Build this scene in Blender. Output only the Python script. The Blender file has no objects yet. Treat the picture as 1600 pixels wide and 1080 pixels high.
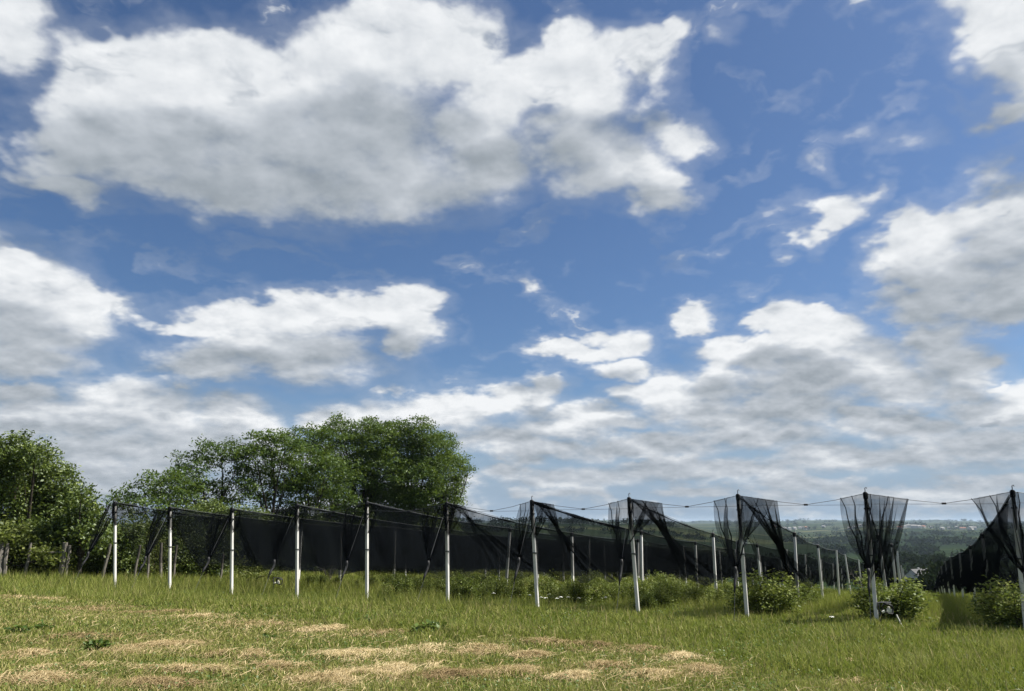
import bpy, bmesh, math, random
import numpy as np
from mathutils import Vector, Matrix, Euler

R = math.radians
scene = bpy.context.scene
COL = scene.collection
random.seed(7)
rng = np.random.default_rng(11)

# ------------------------------------------------------------------ camera
EYE = Vector((0.0, 0.0, 1.6))
FPX, CX, CY, HOR = 1155.0, 800.0, 540.0, 815.0
PITCH = math.atan((HOR - CY) / FPX)
CP, SP = math.cos(PITCH), math.sin(PITCH)

def ray(px, py):
    """direction of a photo pixel, scaled so that its Y is 1"""
    a, b = (px - CX) / FPX, (CY - py) / FPX
    y = CP - b * SP
    z = SP + b * CP
    return Vector((a / y, 1.0, z / y))

def at(px, py, Y):
    return EYE + ray(px, py) * Y

def proj(p):
    d = Vector(p) - EYE
    f = d.y * CP + d.z * SP
    return (CX + FPX * d.x / f, CY - FPX * (-d.y * SP + d.z * CP) / f)

cam_data = bpy.data.cameras.new('camera')
cam_data.sensor_width = 36.0
cam_data.lens = 36.0 * FPX / 1600.0
cam_data.clip_start = 0.1
cam_data.clip_end = 60000.0
cam = bpy.data.objects.new('camera', cam_data)
COL.objects.link(cam)
cam.location = EYE
cam.rotation_euler = (R(90) + PITCH, 0, 0)
scene.camera = cam

# ------------------------------------------------------------------ light
SUN_EL, SUN_AZ = 51.0, 80.0          # azimuth clockwise from +Y
sun_dir = Vector((math.sin(R(SUN_AZ)) * math.cos(R(SUN_EL)), math.cos(R(SUN_AZ)) * math.cos(R(SUN_EL)), math.sin(R(SUN_EL))))
sd = bpy.data.lights.new('sun', 'SUN')
sd.energy = 5.0
sd.angle = R(0.5)
sd.color = (1.0, 0.95, 0.86)
so = bpy.data.objects.new('sun', sd)
COL.objects.link(so)
so.rotation_euler = sun_dir.to_track_quat('Z', 'Y').to_euler()

vs = scene.view_settings
vs.view_transform = 'Standard'
vs.look = 'None'
vs.exposure = 0.97
vs.gamma = 1.0

# ------------------------------------------------------------------ node helper
class NT:
    def __init__(self, tree): self.t = tree
    def new(self, kind): return self.t.nodes.new(kind)
    def put(self, sock, v):
        if isinstance(v, bpy.types.NodeSocket): self.t.links.new(v, sock)
        elif v is not None: sock.default_value = v
    def m(self, op, a, b=None, c=None, clamp=False):
        n = self.new('ShaderNodeMath'); n.operation = op; n.use_clamp = clamp
        for i, v in enumerate((a, b, c)): self.put(n.inputs[i], v)
        return n.outputs[0]
    def v(self, op, a, b=None, c=None, s=None):
        n = self.new('ShaderNodeVectorMath'); n.operation = op
        for i, v in enumerate((a, b, c)):
            if v is not None: self.put(n.inputs[i], v)
        if s is not None: self.put(n.inputs['Scale'], s)
        return n.outputs['Value'] if op in ('DOT_PRODUCT', 'LENGTH', 'DISTANCE') else n.outputs['Vector']
    def xyz(self, x, y, z):
        n = self.new('ShaderNodeCombineXYZ')
        for i, v in enumerate((x, y, z)): self.put(n.inputs[i], v)
        return n.outputs[0]
    def sep(self, v):
        n = self.new('ShaderNodeSeparateXYZ'); self.put(n.inputs[0], v); return n.outputs
    def noise(self, vec, scale, detail=4.0, rough=0.5, lac=2.0, dist=0.0, dim='3D', color=False):
        n = self.new('ShaderNodeTexNoise'); n.noise_dimensions = dim
        if vec is not None: self.put(n.inputs['Vector'], vec)
        for k, v in (('Scale', scale), ('Detail', detail), ('Roughness', rough), ('Lacunarity', lac), ('Distortion', dist)): self.put(n.inputs[k], v)
        return n.outputs['Color'] if color else n.outputs[0]
    def step(self, x, lo, hi, a=0.0, b=1.0, kind='SMOOTHSTEP'):
        n = self.new('ShaderNodeMapRange'); n.interpolation_type = kind
        for i, v in enumerate((x, lo, hi, a, b)): self.put(n.inputs[i], v)
        return n.outputs[0]
    def mix(self, f, a, b, mode='MIX'):
        n = self.new('ShaderNodeMix'); n.data_type = 'RGBA'; n.blend_type = mode
        self.put(n.inputs[0], f)
        for s, v in ((n.inputs[6], a), (n.inputs[7], b)):
            if isinstance(v, (tuple, list)) and len(v) == 3: v = (*v, 1.0)
            self.put(s, v)
        return n.outputs[2]
    def ramp(self, f, stops):
        n = self.new('ShaderNodeValToRGB'); e = n.color_ramp.elements
        while len(e) < len(stops): e.new(0.5)
        for el, (p, c) in zip(e, stops): el.position = p; el.color = (*c, 1.0)
        self.put(n.inputs[0], f); return n.outputs[0]

# ------------------------------------------------------------------ sky: daylight and cumulus clouds, by compass direction
def azel(px, py):
    d = ray(px, py).normalized()
    return math.degrees(math.atan2(d.x, d.y)), math.degrees(math.asin(d.z))

PXDEG = math.degrees(1.0 / 1190.0)
# (x, y, rx, ry, strength): cumulus heads of the photograph
PUFFS = [
 # great cloud
 (215,190,165,112),(350,185,225,130),(560,160,235,145),(690,80,95,95),(600,50,150,66),(135,205,100,56),(110,290,95,34),
 (450,270,265,72),(640,265,195,80),(330,295,180,48),(765,230,110,105),(790,125,85,75),(875,130,125,86),(985,90,105,56),(1060,60,56,32,.1),
 (925,255,130,74),(1015,195,80,50,.2),(1005,290,75,42),(870,55,70,34,.1),(340,95,115,58),(215,95,66,48),(85,230,66,44),(900,190,110,60,.1),
 # left bank
 (30,450,120,72),(130,462,85,36),(20,505,110,60),(40,560,110,34),
 # middle bank
 (420,508,170,46),(510,488,110,46),(610,492,85,48),(300,508,90,22),(450,556,220,44),(330,570,110,32),(640,520,60,40),
 # lower left bank
 (200,640,150,56),(60,655,140,50),(330,690,160,50),(60,715,160,44),(350,650,110,40),(230,705,260,50),(30,612,60,20),(120,740,240,40),
 # behind the trees
 (600,655,130,42),(700,645,110,45),(800,625,85,38),(540,650,80,30),(850,600,50,25),
 # centre right
 (1102,492,54,42,.1),(960,530,72,38,.15),(885,548,80,26),(1275,535,85,52),(1200,570,100,45),(1140,560,80,34),(1340,580,80,45),
 (1012,612,62,40),(1075,632,115,36),(1230,600,140,50),(1330,560,90,50),(1150,655,140,34),(960,655,90,22),(862,460,36,24,.4),
 # right upper
 (1622,70,85,125),(1575,185,62,32),(1655,130,90,80),
 (1570,340,110,74),(1450,365,65,56),(1480,420,115,50),(1570,430,120,66),(1440,470,125,32),(1540,480,150,36),
 (1290,345,66,46,.0),(1268,375,46,38,.1),(1335,312,36,34,.5),(1215,330,56,28,.78),(1340,220,56,32,.74),(1400,242,66,34,.76),(1255,272,46,28,.76),(1150,75,50,28,.74),(1430,160,30,20,.85),
 (1440,525,75,46),(1485,565,80,55),(1420,600,110,42),(1375,660,75,30),(1440,672,100,26),(1560,640,90,40),(1545,603,22,7),
 (1250,640,120,36),(1180,680,160,30),(1120,735,200,24),(900,745,160,26),(1350,720,170,24),(1520,700,160,36),
 (900,655,130,34),(1010,700,190,30),(800,690,150,32),(1110,600,80,34),(960,575,60,18),(1420,655,34,16),(1340,652,40,18),(1215,505,50,34),(1262,505,46,30),(1300,520,50,34),(1480,610,50,26),(830,712,40,16),(760,640,46,22),(1180,632,40,18),(870,690,50,18),(1000,690,70,18),
 (1000,735,70,17),(1290,705,74,20),(1455,712,80,20),(1590,745,70,16),(1240,755,90,13),(1420,765,100,12),(860,770,80,12),(1080,770,90,10),(790,735,50,16),(100,770,90,14),(1540,560,40,24),
 (0,60,80,80,.3),(20,20,70,50,.3),
]

world = bpy.data.worlds.new('World')
scene.world = world
world.use_nodes = True
wt = world.node_tree
wt.nodes.clear()

g = bpy.data.node_groups.new('cloud_field', 'ShaderNodeTree')
g.interface.new_socket('P', in_out='INPUT', socket_type='NodeSocketVector')
g.interface.new_socket('Q', in_out='INPUT', socket_type='NodeSocketVector')
g.interface.new_socket('F', in_out='OUTPUT', socket_type='NodeSocketFloat')
G = NT(g)
gi = G.new('NodeGroupInput'); go = G.new('NodeGroupOutput')
P, Q = gi.outputs[0], gi.outputs[1]
el = G.sep(P)[1]
low = G.step(el, 1.0, 26.0)                      # 0 at the horizon, 1 high up
# billows: the outline is carried about by turbulence
w1 = G.v('SUBTRACT', G.noise(Q, 2.6, 5.0, 0.55, color=True), (0.5, 0.5, 0.5))
amp = G.m('MULTIPLY_ADD', low, 5.4, 1.5)
w2 = G.v('SUBTRACT', G.noise(Q, 9.0, 3.0, 0.6, color=True), (0.5, 0.5, 0.5))
w1 = G.v('MULTIPLY_ADD', w2, (0.36, 0.36, 0.36), w1)
Pw = G.v('ADD', P, G.v('MULTIPLY', G.v('SCALE', w1, s=amp), (2.0, 1.35, 0)))
acc = None
for (x, y, rx, ry, *thin) in PUFFS:
    a, e = azel(x, y)
    ix, iy = 1.0 / (rx * PXDEG), 1.0 / (ry * PXDEG)
    q = G.v('MULTIPLY_ADD', Pw, (ix, iy, 0.0), (-a * ix, -e * iy, 0.0))
    d2 = G.v('DOT_PRODUCT', q, q)
    if thin: d2 = G.m('ADD', d2, thin[0])
    acc = d2 if acc is None else G.m('SMOOTH_MIN', acc, d2, 0.35)
blob = G.m('SUBTRACT', 1.0, G.m('MINIMUM', acc, 2.2))
# broken cloud near the horizon and everywhere out of the picture
az = G.sep(P)[0]
out = G.step(G.m('ABSOLUTE', az), 38.0, 55.0)
n2 = G.noise(G.v('MULTIPLY', Pw, (0.17, 0.36, 0.0)), 1.0, 6.0, 0.52)
thr = G.step(el, 1.5, 13.5, 0.41, 0.62)
thr = G.m('SUBTRACT', thr, G.m('MULTIPLY', out, 0.12))
band = G.m('MULTIPLY', G.m('SUBTRACT', n2, thr), 5.0)
f = G.m('SMOOTH_MAX', blob, band, 0.3)
G.put(go.inputs[0], f)

W = NT(wt)
co = W.new('ShaderNodeTexCoord').outputs['Generated']
D = W.v('NORMALIZE', co)
dx, dy, dz = W.sep(D)
azd = W.m('MULTIPLY', W.m('ARCTAN2', dx, dy), 180 / math.pi)
eld = W.m('MULTIPLY', W.m('ARCSINE', dz), 180 / math.pi)
def coords(off_az, off_el):
    a, e = (W.m('ADD', azd, off_az), W.m('ADD', eld, off_el)) if off_az != 0 else (azd, eld)
    ar, er = W.m('MULTIPLY', a, math.pi / 180), W.m('MULTIPLY', e, math.pi / 180)
    ce, se = W.m('COSINE', er), W.m('SINE', er)
    k = W.m('DIVIDE', 1.40, W.m('ADD', W.m('MAXIMUM', se, 0.0), 0.45))
    v = W.xyz(W.m('MULTIPLY', W.m('SINE', ar), ce), W.m('MULTIPLY', W.m('COSINE', ar), ce), W.m('MULTIPLY', se, 1.6))
    return W.xyz(a, e, 0.0), W.v('SCALE', v, s=k)
def body(c):
    n = W.new('ShaderNodeGroup'); n.node_tree = g
    W.put(n.inputs[0], c[0]); W.put(n.inputs[1], c[1])
    return n.outputs[0]
def billow(c):
    """rounded heads of several sizes, with creases between them"""
    wq = W.v('MULTIPLY_ADD', W.noise(c[1], 5.0, 3.0, 0.5, color=True), (0.10, 0.10, 0.10), c[1])
    vo = W.new('ShaderNodeTexVoronoi'); vo.feature = 'F1'; vo.normalize = True
    W.put(vo.inputs['Vector'], wq); vo.inputs['Scale'].default_value = 9.0; vo.inputs['Detail'].default_value = 2.5; vo.inputs['Roughness'].default_value = 0.5
    n = W.m('SUBTRACT', W.noise(c[1], 9.0, 7.0, 0.60), 0.5)
    return W.m('MULTIPLY_ADD', W.m('SUBTRACT', 0.42, vo.outputs['Distance']), 0.45, W.m('MULTIPLY', n, 0.75))
c0, c1, c2 = coords(0, 0), coords(W.m('MULTIPLY_ADD', eld, 0.012, 0.2), W.m('MULTIPLY_ADD', eld, 0.02, 0.35)), coords(W.m('MULTIPLY_ADD', eld, 0.05, 0.4), W.m('MULTIPLY_ADD', eld, 0.15, 1.3))
b0, b1 = billow(c0), billow(c1)
S0, S2 = body(c0), body(c2)
lump = W.m('SUBTRACT', W.noise(W.v('MULTIPLY', c0[0], (0.10, 0.17, 0.0)), 1.0, 3.0, 0.5), 0.5)
thick = W.step(W.m('ADD', W.m('MULTIPLY_ADD', b0, 0.38, S2), W.m('MULTIPLY', lump, 1.2)), -0.45, 1.35)
F0 = W.m('MULTIPLY_ADD', b0, 1.6, S0)
alpha = W.step(F0, -0.02, W.m('MULTIPLY_ADD', W.step(S2, -0.5, 0.5), 0.45, W.step(S0, 0.1, 0.9, 0.85, 0.55)))
wisp = W.m('MULTIPLY', W.step(F0, -0.5, 0.3), 0.16)
alpha = W.m('MAXIMUM', alpha, wisp)
# light reaches a cloud from above: the more cloud overhead, the greyer
edge = W.m('MULTIPLY', W.step(F0, 0.1, 0.9, 0.0, 1.0), 0.12)
relief = W.m('MULTIPLY', W.m('SUBTRACT', b0, b1), W.step(eld, 2.0, 20.0, 1.25, 0.72))
lit = W.m('ADD', W.m('SUBTRACT', W.step(eld, 3.0, 22.0, 0.92, 0.77), W.m('MULTIPLY', thick, W.step(eld, 3.0, 22.0, 0.66, 0.60))), relief)
lit = W.m('ADD', lit, edge, clamp=True)
cloud = W.ramp(lit, [(0.0, (2.2, 2.55, 2.85)), (0.3, (3.5, 3.95, 4.4)), (0.65, (5.8, 6.2, 6.7)), (1.0, (9.0, 9.2, 9.4))])
sky = W.new('ShaderNodeTexSky')
sky.sky_type = 'NISHITA'
sky.sun_disc = False
sky.sun_elevation = R(SUN_EL)
sky.sun_rotation = R(SUN_AZ)
sky.altitude = 200
sky.air_density = 1.0
sky.dust_density = 1.0
sky.ozone_density = 3.0
skyc = sky.outputs[0]
skyc = W.mix(1.0, skyc, (0.70, 0.83, 0.98), 'MULTIPLY')
skyc = W.mix(W.step(eld, 0.0, 12.0, 0.85, 0.0), skyc, (3.3, 4.5, 6.1))
# far clouds melt into the pale air at the horizon
far = W.step(eld, 0.0, 7.0, 0.45, 0.0)
cloud = W.mix(far, cloud, (4.2, 4.75, 5.4))
colr = W.mix(alpha, skyc, cloud)
bg = W.new('ShaderNodeBackground')
W.put(bg.inputs[0], colr)
bg.inputs[1].default_value = 0.0512
ow = W.new('ShaderNodeOutputWorld')
wt.links.new(bg.outputs[0], ow.inputs[0])
world.cycles.sampling_method = 'MANUAL'
world.cycles.sample_map_resolution = 512

cy = scene.cycles
cy.use_adaptive_sampling = True
cy.adaptive_threshold = 0.006
cy.adaptive_min_samples = 24
cy.use_denoising = True
cy.max_bounces = 6
cy.diffuse_bounces = 3
cy.glossy_bounces = 2
cy.transmission_bounces = 4
cy.transparent_max_bounces = 40
cy.volume_bounces = 1

# ================================================================== bookkeeping
ORD = ['first', 'second', 'third', 'fourth', 'fifth', 'sixth', 'seventh', 'eighth', 'ninth', 'tenth', 'eleventh', 'twelfth', 'thirteenth', 'fourteenth', 'fifteenth', 'sixteenth']

def tag(o, label=None, cat=None, group=None, kind=None):
    for k, v in (('label', label), ('category', cat), ('group', group), ('kind', kind)):
        if v: o[k] = v
    return o

def thing(name, loc, label, cat, group=None, rz=0.0):
    o = bpy.data.objects.new(name, None)
    o.empty_display_size = 0.1
    COL.objects.link(o)
    o.location = loc
    o.rotation_euler = (0, 0, rz)
    return tag(o, label, cat, group)

def link(name, me, mat, parent=None):
    o = bpy.data.objects.new(name, me)
    if mat and not me.materials: me.materials.append(mat)
    COL.objects.link(o)
    if parent: o.parent = parent
    return o

def copy_tree(o, parent=None):
    c = o.copy()
    COL.objects.link(c)
    c.parent = parent
    for ch in list(o.children): copy_tree(ch, c)
    return c

def np_mesh(name, verts, faces_idx, starts, tint=None, smooth=False, extra=None):
    """mesh straight from arrays: faces_idx flat loop array, starts = loop start of every face"""
    me = bpy.data.meshes.new(name)
    v = np.asarray(verts, np.float32).reshape(-1, 3)
    me.vertices.add(len(v)); me.vertices.foreach_set('co', v.ravel())
    me.loops.add(len(faces_idx)); me.loops.foreach_set('vertex_index', np.asarray(faces_idx, np.int32))
    me.polygons.add(len(starts)); me.polygons.foreach_set('loop_start', np.asarray(starts, np.int32))
    if smooth: me.polygons.foreach_set('use_smooth', np.ones(len(starts), bool))
    me.update(calc_edges=True)
    if tint is not None:
        a = me.attributes.new('tint', 'FLOAT', 'FACE')
        a.data.foreach_set('value', np.asarray(tint, np.float32))
    return me

class MB:
    """collects boxes, tubes and grids, then links them as one mesh object"""
    def __init__(self): self.v, self.f = [], []
    def add(self, vs, fs):
        b = len(self.v)
        self.v += [tuple(p) for p in vs]
        self.f += [tuple(b + i for i in f) for f in fs]
    def tube(self, pts, rad, n=6, cap=True, twist=0.0):
        pts = [Vector(p) for p in pts]
        rad = rad if isinstance(rad, (list, tuple)) else [rad] * len(pts)
        vs, fs = [], []
        up = None
        for i, p in enumerate(pts):
            d = (pts[min(i + 1, len(pts) - 1)] - pts[max(i - 1, 0)])
            d = d.normalized() if d.length > 1e-9 else Vector((0, 0, 1))
            if up is None or abs(up.dot(d)) > 0.98:
                up = Vector((1, 0, 0)) if abs(d.x) < 0.8 else Vector((0, 1, 0))
            a = d.cross(up).normalized(); b2 = d.cross(a).normalized(); up = b2.cross(d) if False else up
            for k in range(n):
                t = 2 * math.pi * k / n + twist
                vs.append(p + a * (math.cos(t) * rad[i]) + b2 * (math.sin(t) * rad[i]))
        for i in range(len(pts) - 1):
            for k in range(n):
                fs.append((i * n + k, i * n + (k + 1) % n, (i + 1) * n + (k + 1) % n, (i + 1) * n + k))
        if cap:
            fs.append(tuple(range(n))[::-1]); fs.append(tuple((len(pts) - 1) * n + k for k in range(n)))
        self.add(vs, fs)
    def box(self, c, s, rot=None):
        c = Vector(c); h = Vector(s) / 2
        vs = []
        for x in (-1, 1):
            for y in (-1, 1):
                for z in (-1, 1):
                    p = Vector((x * h.x, y * h.y, z * h.z))
                    if rot is not None: p = rot @ p
                    vs.append(c + p)
        self.add(vs, [(0, 1, 3, 2), (4, 6, 7, 5), (0, 4, 5, 1), (2, 3, 7, 6), (0, 2, 6, 4), (1, 5, 7, 3)])
    def build(self, name, mat, parent=None, smooth=False):
        me = bpy.data.meshes.new(name)
        me.from_pydata(self.v, [], self.f)
        if smooth: me.polygons.foreach_set('use_smooth', [True] * len(me.polygons))
        me.update()
        return link(name, me, mat, parent)

# ================================================================== the lie of the land
NX, NY = 0.387, 0.922               # straight down the slope, away from the camera
RX, RY = 0.4635, 0.8861             # along the orchard rows
def sstep(x, a, b):
    t = np.clip((x - a) / (b - a), 0, 1)
    return t * t * (3 - 2 * t)
FAR_D = [0, 150, 300, 500, 800, 1200, 1600, 2500, 3500, 5000, 6000, 7000, 9600]
FAR_Z = [-9, -15, -21, -28, -31, -30, -27, -21, -12, -5, 2, 6, -30]
def ground(X, Y):
    X = np.asarray(X, float); Y = np.asarray(Y, float)
    u = X * NX + (Y - 25.6) * NY
    v = X * NY - (Y - 25.6) * NX
    near = -1.2 * np.clip((u + 23.6) / 23.6, -1.0, 1.0)
    m = 0.052 + 0.014 * sstep(v, -12, 8)
    near = near - m * np.maximum(u, 0) - 0.0006 * sstep(v, -14, 6) * np.clip(u - 40, 0, 110) ** 2 + 0.32 * sstep(-v, 12, 26) * np.exp(-np.maximum(u - 10, 0) / 40)
    near = near + 0.05 * np.sin(X * 0.8 + 1.3 * np.sin(Y * 0.31)) * np.sin(Y * 0.62 + 0.5) * sstep(Y, 3, 7)
    d = np.hypot(X, Y)
    az = np.degrees(np.arctan2(X, Y))
    far = np.interp(d, FAR_D, FAR_Z)
    far = far + 27 * np.exp(-((d - 1350) / 430.0) ** 2) * (1 - sstep(az, 9, 19)) 
    k = sstep(d, 400, 2500)
    far = far + k * (3.2 * np.sin(az * 0.42 + d * 0.0011) + 2.2 * np.sin(az * 0.9 - d * 0.0017 + 1.0) + 2.0 * np.sin(az * 2.1 + d * 0.0023))
    far = far + sstep(d, 4000, 6500) * (8.0 * np.sin(az * 0.31 + 0.4) + 5.0 * np.sin(az * 0.83 + 2) + 2.0 * np.sin(az * 3.7) + 0.9 * np.sin(az * 9.1))
    w = sstep(d, 110, 280)
    w = np.where(Y < 0, np.maximum(w, sstep(-Y, 30, 120)), w)
    return near * (1 - w) + far * w
def gz(x, y): return float(ground(x, y))
def on_ground(px, py, y0=4.0, y1=400.0):
    """where the line of sight through a photo pixel first meets the land"""
    d = ray(px, py)
    ys = np.geomspace(y0, y1, 3000)
    g_ = ground(d.x * ys, ys) - (EYE.z + d.z * ys)
    i = int(np.argmax(g_ > 0)) if (g_ > 0).any() else len(ys) - 1
    Y = ys[i]
    return Vector((d.x * Y, Y, gz(d.x * Y, Y)))

# ================================================================== materials
def material(name):
    m = bpy.data.materials.new(name); m.use_nodes = True
    m.node_tree.nodes.clear()
    N = NT(m.node_tree)
    N.out = N.new('ShaderNodeOutputMaterial')
    return m, N
def pos(N): return N.new('ShaderNodeNewGeometry').outputs['Position']
def attr(N, name):
    n = N.new('ShaderNodeAttribute'); n.attribute_name = name; return n.outputs['Fac']
def principled(N, col, rough=0.8, metal=0.0, bump=None, spec=0.3):
    p = N.new('ShaderNodeBsdfPrincipled')
    if isinstance(col, tuple): col = (*col, 1.0)
    N.put(p.inputs['Base Color'], col); N.put(p.inputs['Roughness'], rough); N.put(p.inputs['Metallic'], metal)
    N.put(p.inputs['Specular IOR Level'], spec)
    if bump is not None:
        b = N.new('ShaderNodeBump'); b.inputs['Strength'].default_value = bump[1]; b.inputs['Distance'].default_value = bump[2]
        N.put(b.inputs['Height'], bump[0]); N.put(p.inputs['Normal'], b.outputs[0])
    N.t.links.new(p.outputs[0], N.out.inputs[0])
    return p

def leaf_material(name, stops, trans=0.35, gloss=0.12, patch=0.35):
    m, N = material(name)
    t = attr(N, 'tint')
    ob = N.new('ShaderNodeObjectInfo').outputs['Random']
    big = N.noise(pos(N), 0.9, 2.0, 0.5)
    f = N.m('ADD', t, N.m('MULTIPLY', N.m('SUBTRACT', big, 0.5), patch))
    f = N.m('ADD', f, N.m('MULTIPLY', N.m('SUBTRACT', ob, 0.5), 0.26), clamp=True)
    c = N.ramp(f, stops)
    d = N.new('ShaderNodeBsdfDiffuse'); N.put(d.inputs[0], c)
    tr = N.new('ShaderNodeBsdfTranslucent'); N.put(tr.inputs[0], N.mix(0.5, c, (0.16, 0.22, 0.02), 'MIX'))
    mx = N.new('ShaderNodeMixShader'); mx.inputs[0].default_value = trans
    N.t.links.new(d.outputs[0], mx.inputs[1]); N.t.links.new(tr.outputs[0], mx.inputs[2])
    res = mx
    if gloss:
        gl = N.new('ShaderNodeBsdfGlossy'); gl.inputs['Roughness'].default_value = 0.5; gl.inputs[0].default_value = (0.8, 0.85, 0.8, 1)
        m2 = N.new('ShaderNodeMixShader'); m2.inputs[0].default_value = gloss * 0.16
        N.t.links.new(mx.outputs[0], m2.inputs[1]); N.t.links.new(gl.outputs[0], m2.inputs[2])
        res = m2
    N.t.links.new(res.outputs[0], N.out.inputs[0])
    return m

MAT = {}
MAT['robinia'] = leaf_material('robinia_leaf', [(0, (0.024, 0.048, 0.011)), (0.5, (0.062, 0.110, 0.024)), (1, (0.145, 0.195, 0.042))], 0.34, 0.12, 0.6)
MAT['broad'] = leaf_material('broad_leaf', [(0, (0.026, 0.046, 0.012)), (0.5, (0.086, 0.125, 0.026)), (1, (0.18, 0.22, 0.055))], 0.30, 0.2, 0.5)
MAT['yellowleaf'] = leaf_material('pale_leaf', [(0, (0.06, 0.085, 0.02)), (0.5, (0.12, 0.145, 0.035)), (1, (0.20, 0.21, 0.07))], 0.35, 0.1)
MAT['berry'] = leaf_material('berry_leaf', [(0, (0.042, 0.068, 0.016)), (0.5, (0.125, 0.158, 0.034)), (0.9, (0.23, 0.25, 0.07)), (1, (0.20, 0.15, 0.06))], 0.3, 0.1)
MAT['weed'] = leaf_material('weed_leaf', [(0, (0.048, 0.088, 0.018)), (1, (0.135, 0.185, 0.042))], 0.3, 0.12)
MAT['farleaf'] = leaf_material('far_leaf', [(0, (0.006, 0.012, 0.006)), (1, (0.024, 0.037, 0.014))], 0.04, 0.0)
MAT['grass'] = leaf_material('grass_blade', [(0, (0.082, 0.114, 0.022)), (0.35, (0.175, 0.212, 0.040)), (0.72, (0.285, 0.295, 0.080)), (0.86, (0.28, 0.25, 0.10)), (1, (0.46, 0.38, 0.19))], 0.34, 0.05, 0.30)
MAT['straw'] = leaf_material('dry_straw', [(0, (0.17, 0.115, 0.06)), (0.4, (0.38, 0.285, 0.15)), (1, (0.66, 0.54, 0.32))], 0.18, 0.05, 0.5)

m, N = material('bark'); MAT['bark'] = m
n = N.noise(pos(N), 9.0, 5.0, 0.6)
principled(N, N.ramp(n, [(0.3, (0.02, 0.017, 0.013)), (0.7, (0.075, 0.062, 0.05))]), 0.95, 0, (n, 0.6, 0.03), 0.1)

m, N = material('weathered_wood'); MAT['wood'] = m
p_ = pos(N)
n = N.noise(N.v('MULTIPLY', p_, (30, 30, 3)), 1.0, 5.0, 0.6)
principled(N, N.ramp(n, [(0.3, (0.07, 0.06, 0.052)), (0.7, (0.24, 0.22, 0.195))]), 0.95, 0, (n, 0.6, 0.02), 0.1)

m, N = material('concrete'); MAT['concrete'] = m
p_ = pos(N)
n = N.noise(N.v('MULTIPLY', p_, (5, 5, 1.6)), 1.0, 6.0, 0.65)
n2_ = N.noise(p_, 45, 2.0, 0.5)
st_ = N.noise(N.v('MULTIPLY', p_, (24, 24, 0.9)), 1.0, 3.0, 0.5)
f_ = N.m('ADD', N.m('MULTIPLY_ADD', n2_, 0.3, N.m('MULTIPLY', n, 0.8)), N.m('MULTIPLY', N.m('SUBTRACT', st_, 0.5), 0.35))
principled(N, N.ramp(f_, [(0.3, (0.34, 0.33, 0.30)), (0.5, (0.56, 0.55, 0.52)), (0.75, (0.72, 0.71, 0.68))]), 0.9, 0, (f_, 0.3, 0.01), 0.2)

m, N = material('pale_concrete'); MAT['pale'] = m
p_ = pos(N)
n = N.noise(N.v('MULTIPLY', p_, (8, 8, 1.6)), 1.0, 5.0, 0.6)
principled(N, N.ramp(n, [(0.3, (0.62, 0.61, 0.58)), (0.7, (0.84, 0.83, 0.80))]), 0.9, 0, None, 0.2)  # brighter copy of the concrete, colour making up for sun the nets block
m, N = material('black_plastic'); MAT['black'] = m
n = N.noise(pos(N), 14, 3, 0.5)
principled(N, N.ramp(n, [(0.3, (0.012, 0.012, 0.013)), (0.7, (0.03, 0.03, 0.032))]), 0.6)
m, N = material('steel_wire'); MAT['wire'] = m
n = N.noise(pos(N), 6, 2, 0.5)
principled(N, N.ramp(n, [(0.3, (0.06, 0.063, 0.066)), (0.7, (0.13, 0.133, 0.137))]), 0.55, 0.6)
m, N = material('pale_cord'); MAT['cord'] = m
n = N.noise(pos(N), 12, 2, 0.5)
principled(N, N.ramp(n, [(0.3, (0.32, 0.32, 0.29)), (0.7, (0.5, 0.5, 0.46))]), 0.8)
m, N = material('white_plastic'); MAT['white'] = m
n = N.noise(pos(N), 9, 3, 0.5)
principled(N, N.ramp(n, [(0.3, (0.55, 0.53, 0.44)), (0.7, (0.78, 0.76, 0.66))]), 0.5)
m, N = material('petal'); MAT['petal'] = m
n = N.noise(pos(N), 60, 2, 0.5)
principled(N, N.ramp(n, [(0.3, (0.66, 0.67, 0.60)), (0.7, (0.82, 0.82, 0.78))]), 0.8)

def net_material(name, cover):
    """black hail net: an open weave, so part of the light passes straight through"""
    m, N = material(name)
    p_ = pos(N)
    cr = N.noise(N.v('MULTIPLY', p_, (2.2, 2.2, 0.7)), 1.0, 5.0, 0.6)
    fac = N.step(cr, 0.30, 0.72, cover - 0.11, cover + 0.15, 'LINEAR')
    d = N.new('ShaderNodeBsdfDiffuse'); N.put(d.inputs[0], N.ramp(cr, [(0.3, (0.0018, 0.0024, 0.0030)), (0.75, (0.006, 0.0072, 0.0085))]))
    t = N.new('ShaderNodeBsdfTransparent')
    mx = N.new('ShaderNodeMixShader'); N.put(mx.inputs[0], fac)
    N.t.links.new(t.outputs[0], mx.inputs[1]); N.t.links.new(d.outputs[0], mx.inputs[2])
    N.t.links.new(mx.outputs[0], N.out.inputs[0])
    return m
MAT['net'] = net_material('hail_net', 0.62)
MAT['netflap'] = net_material('hail_net_flap', 0.44)
MAT['netthin'] = net_material('hail_net_thin', 0.54)
MAT['netdense'] = net_material('hail_net_dense', 0.72)
MAT['netroll'] = net_material('hail_net_bunch', 0.80)

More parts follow.
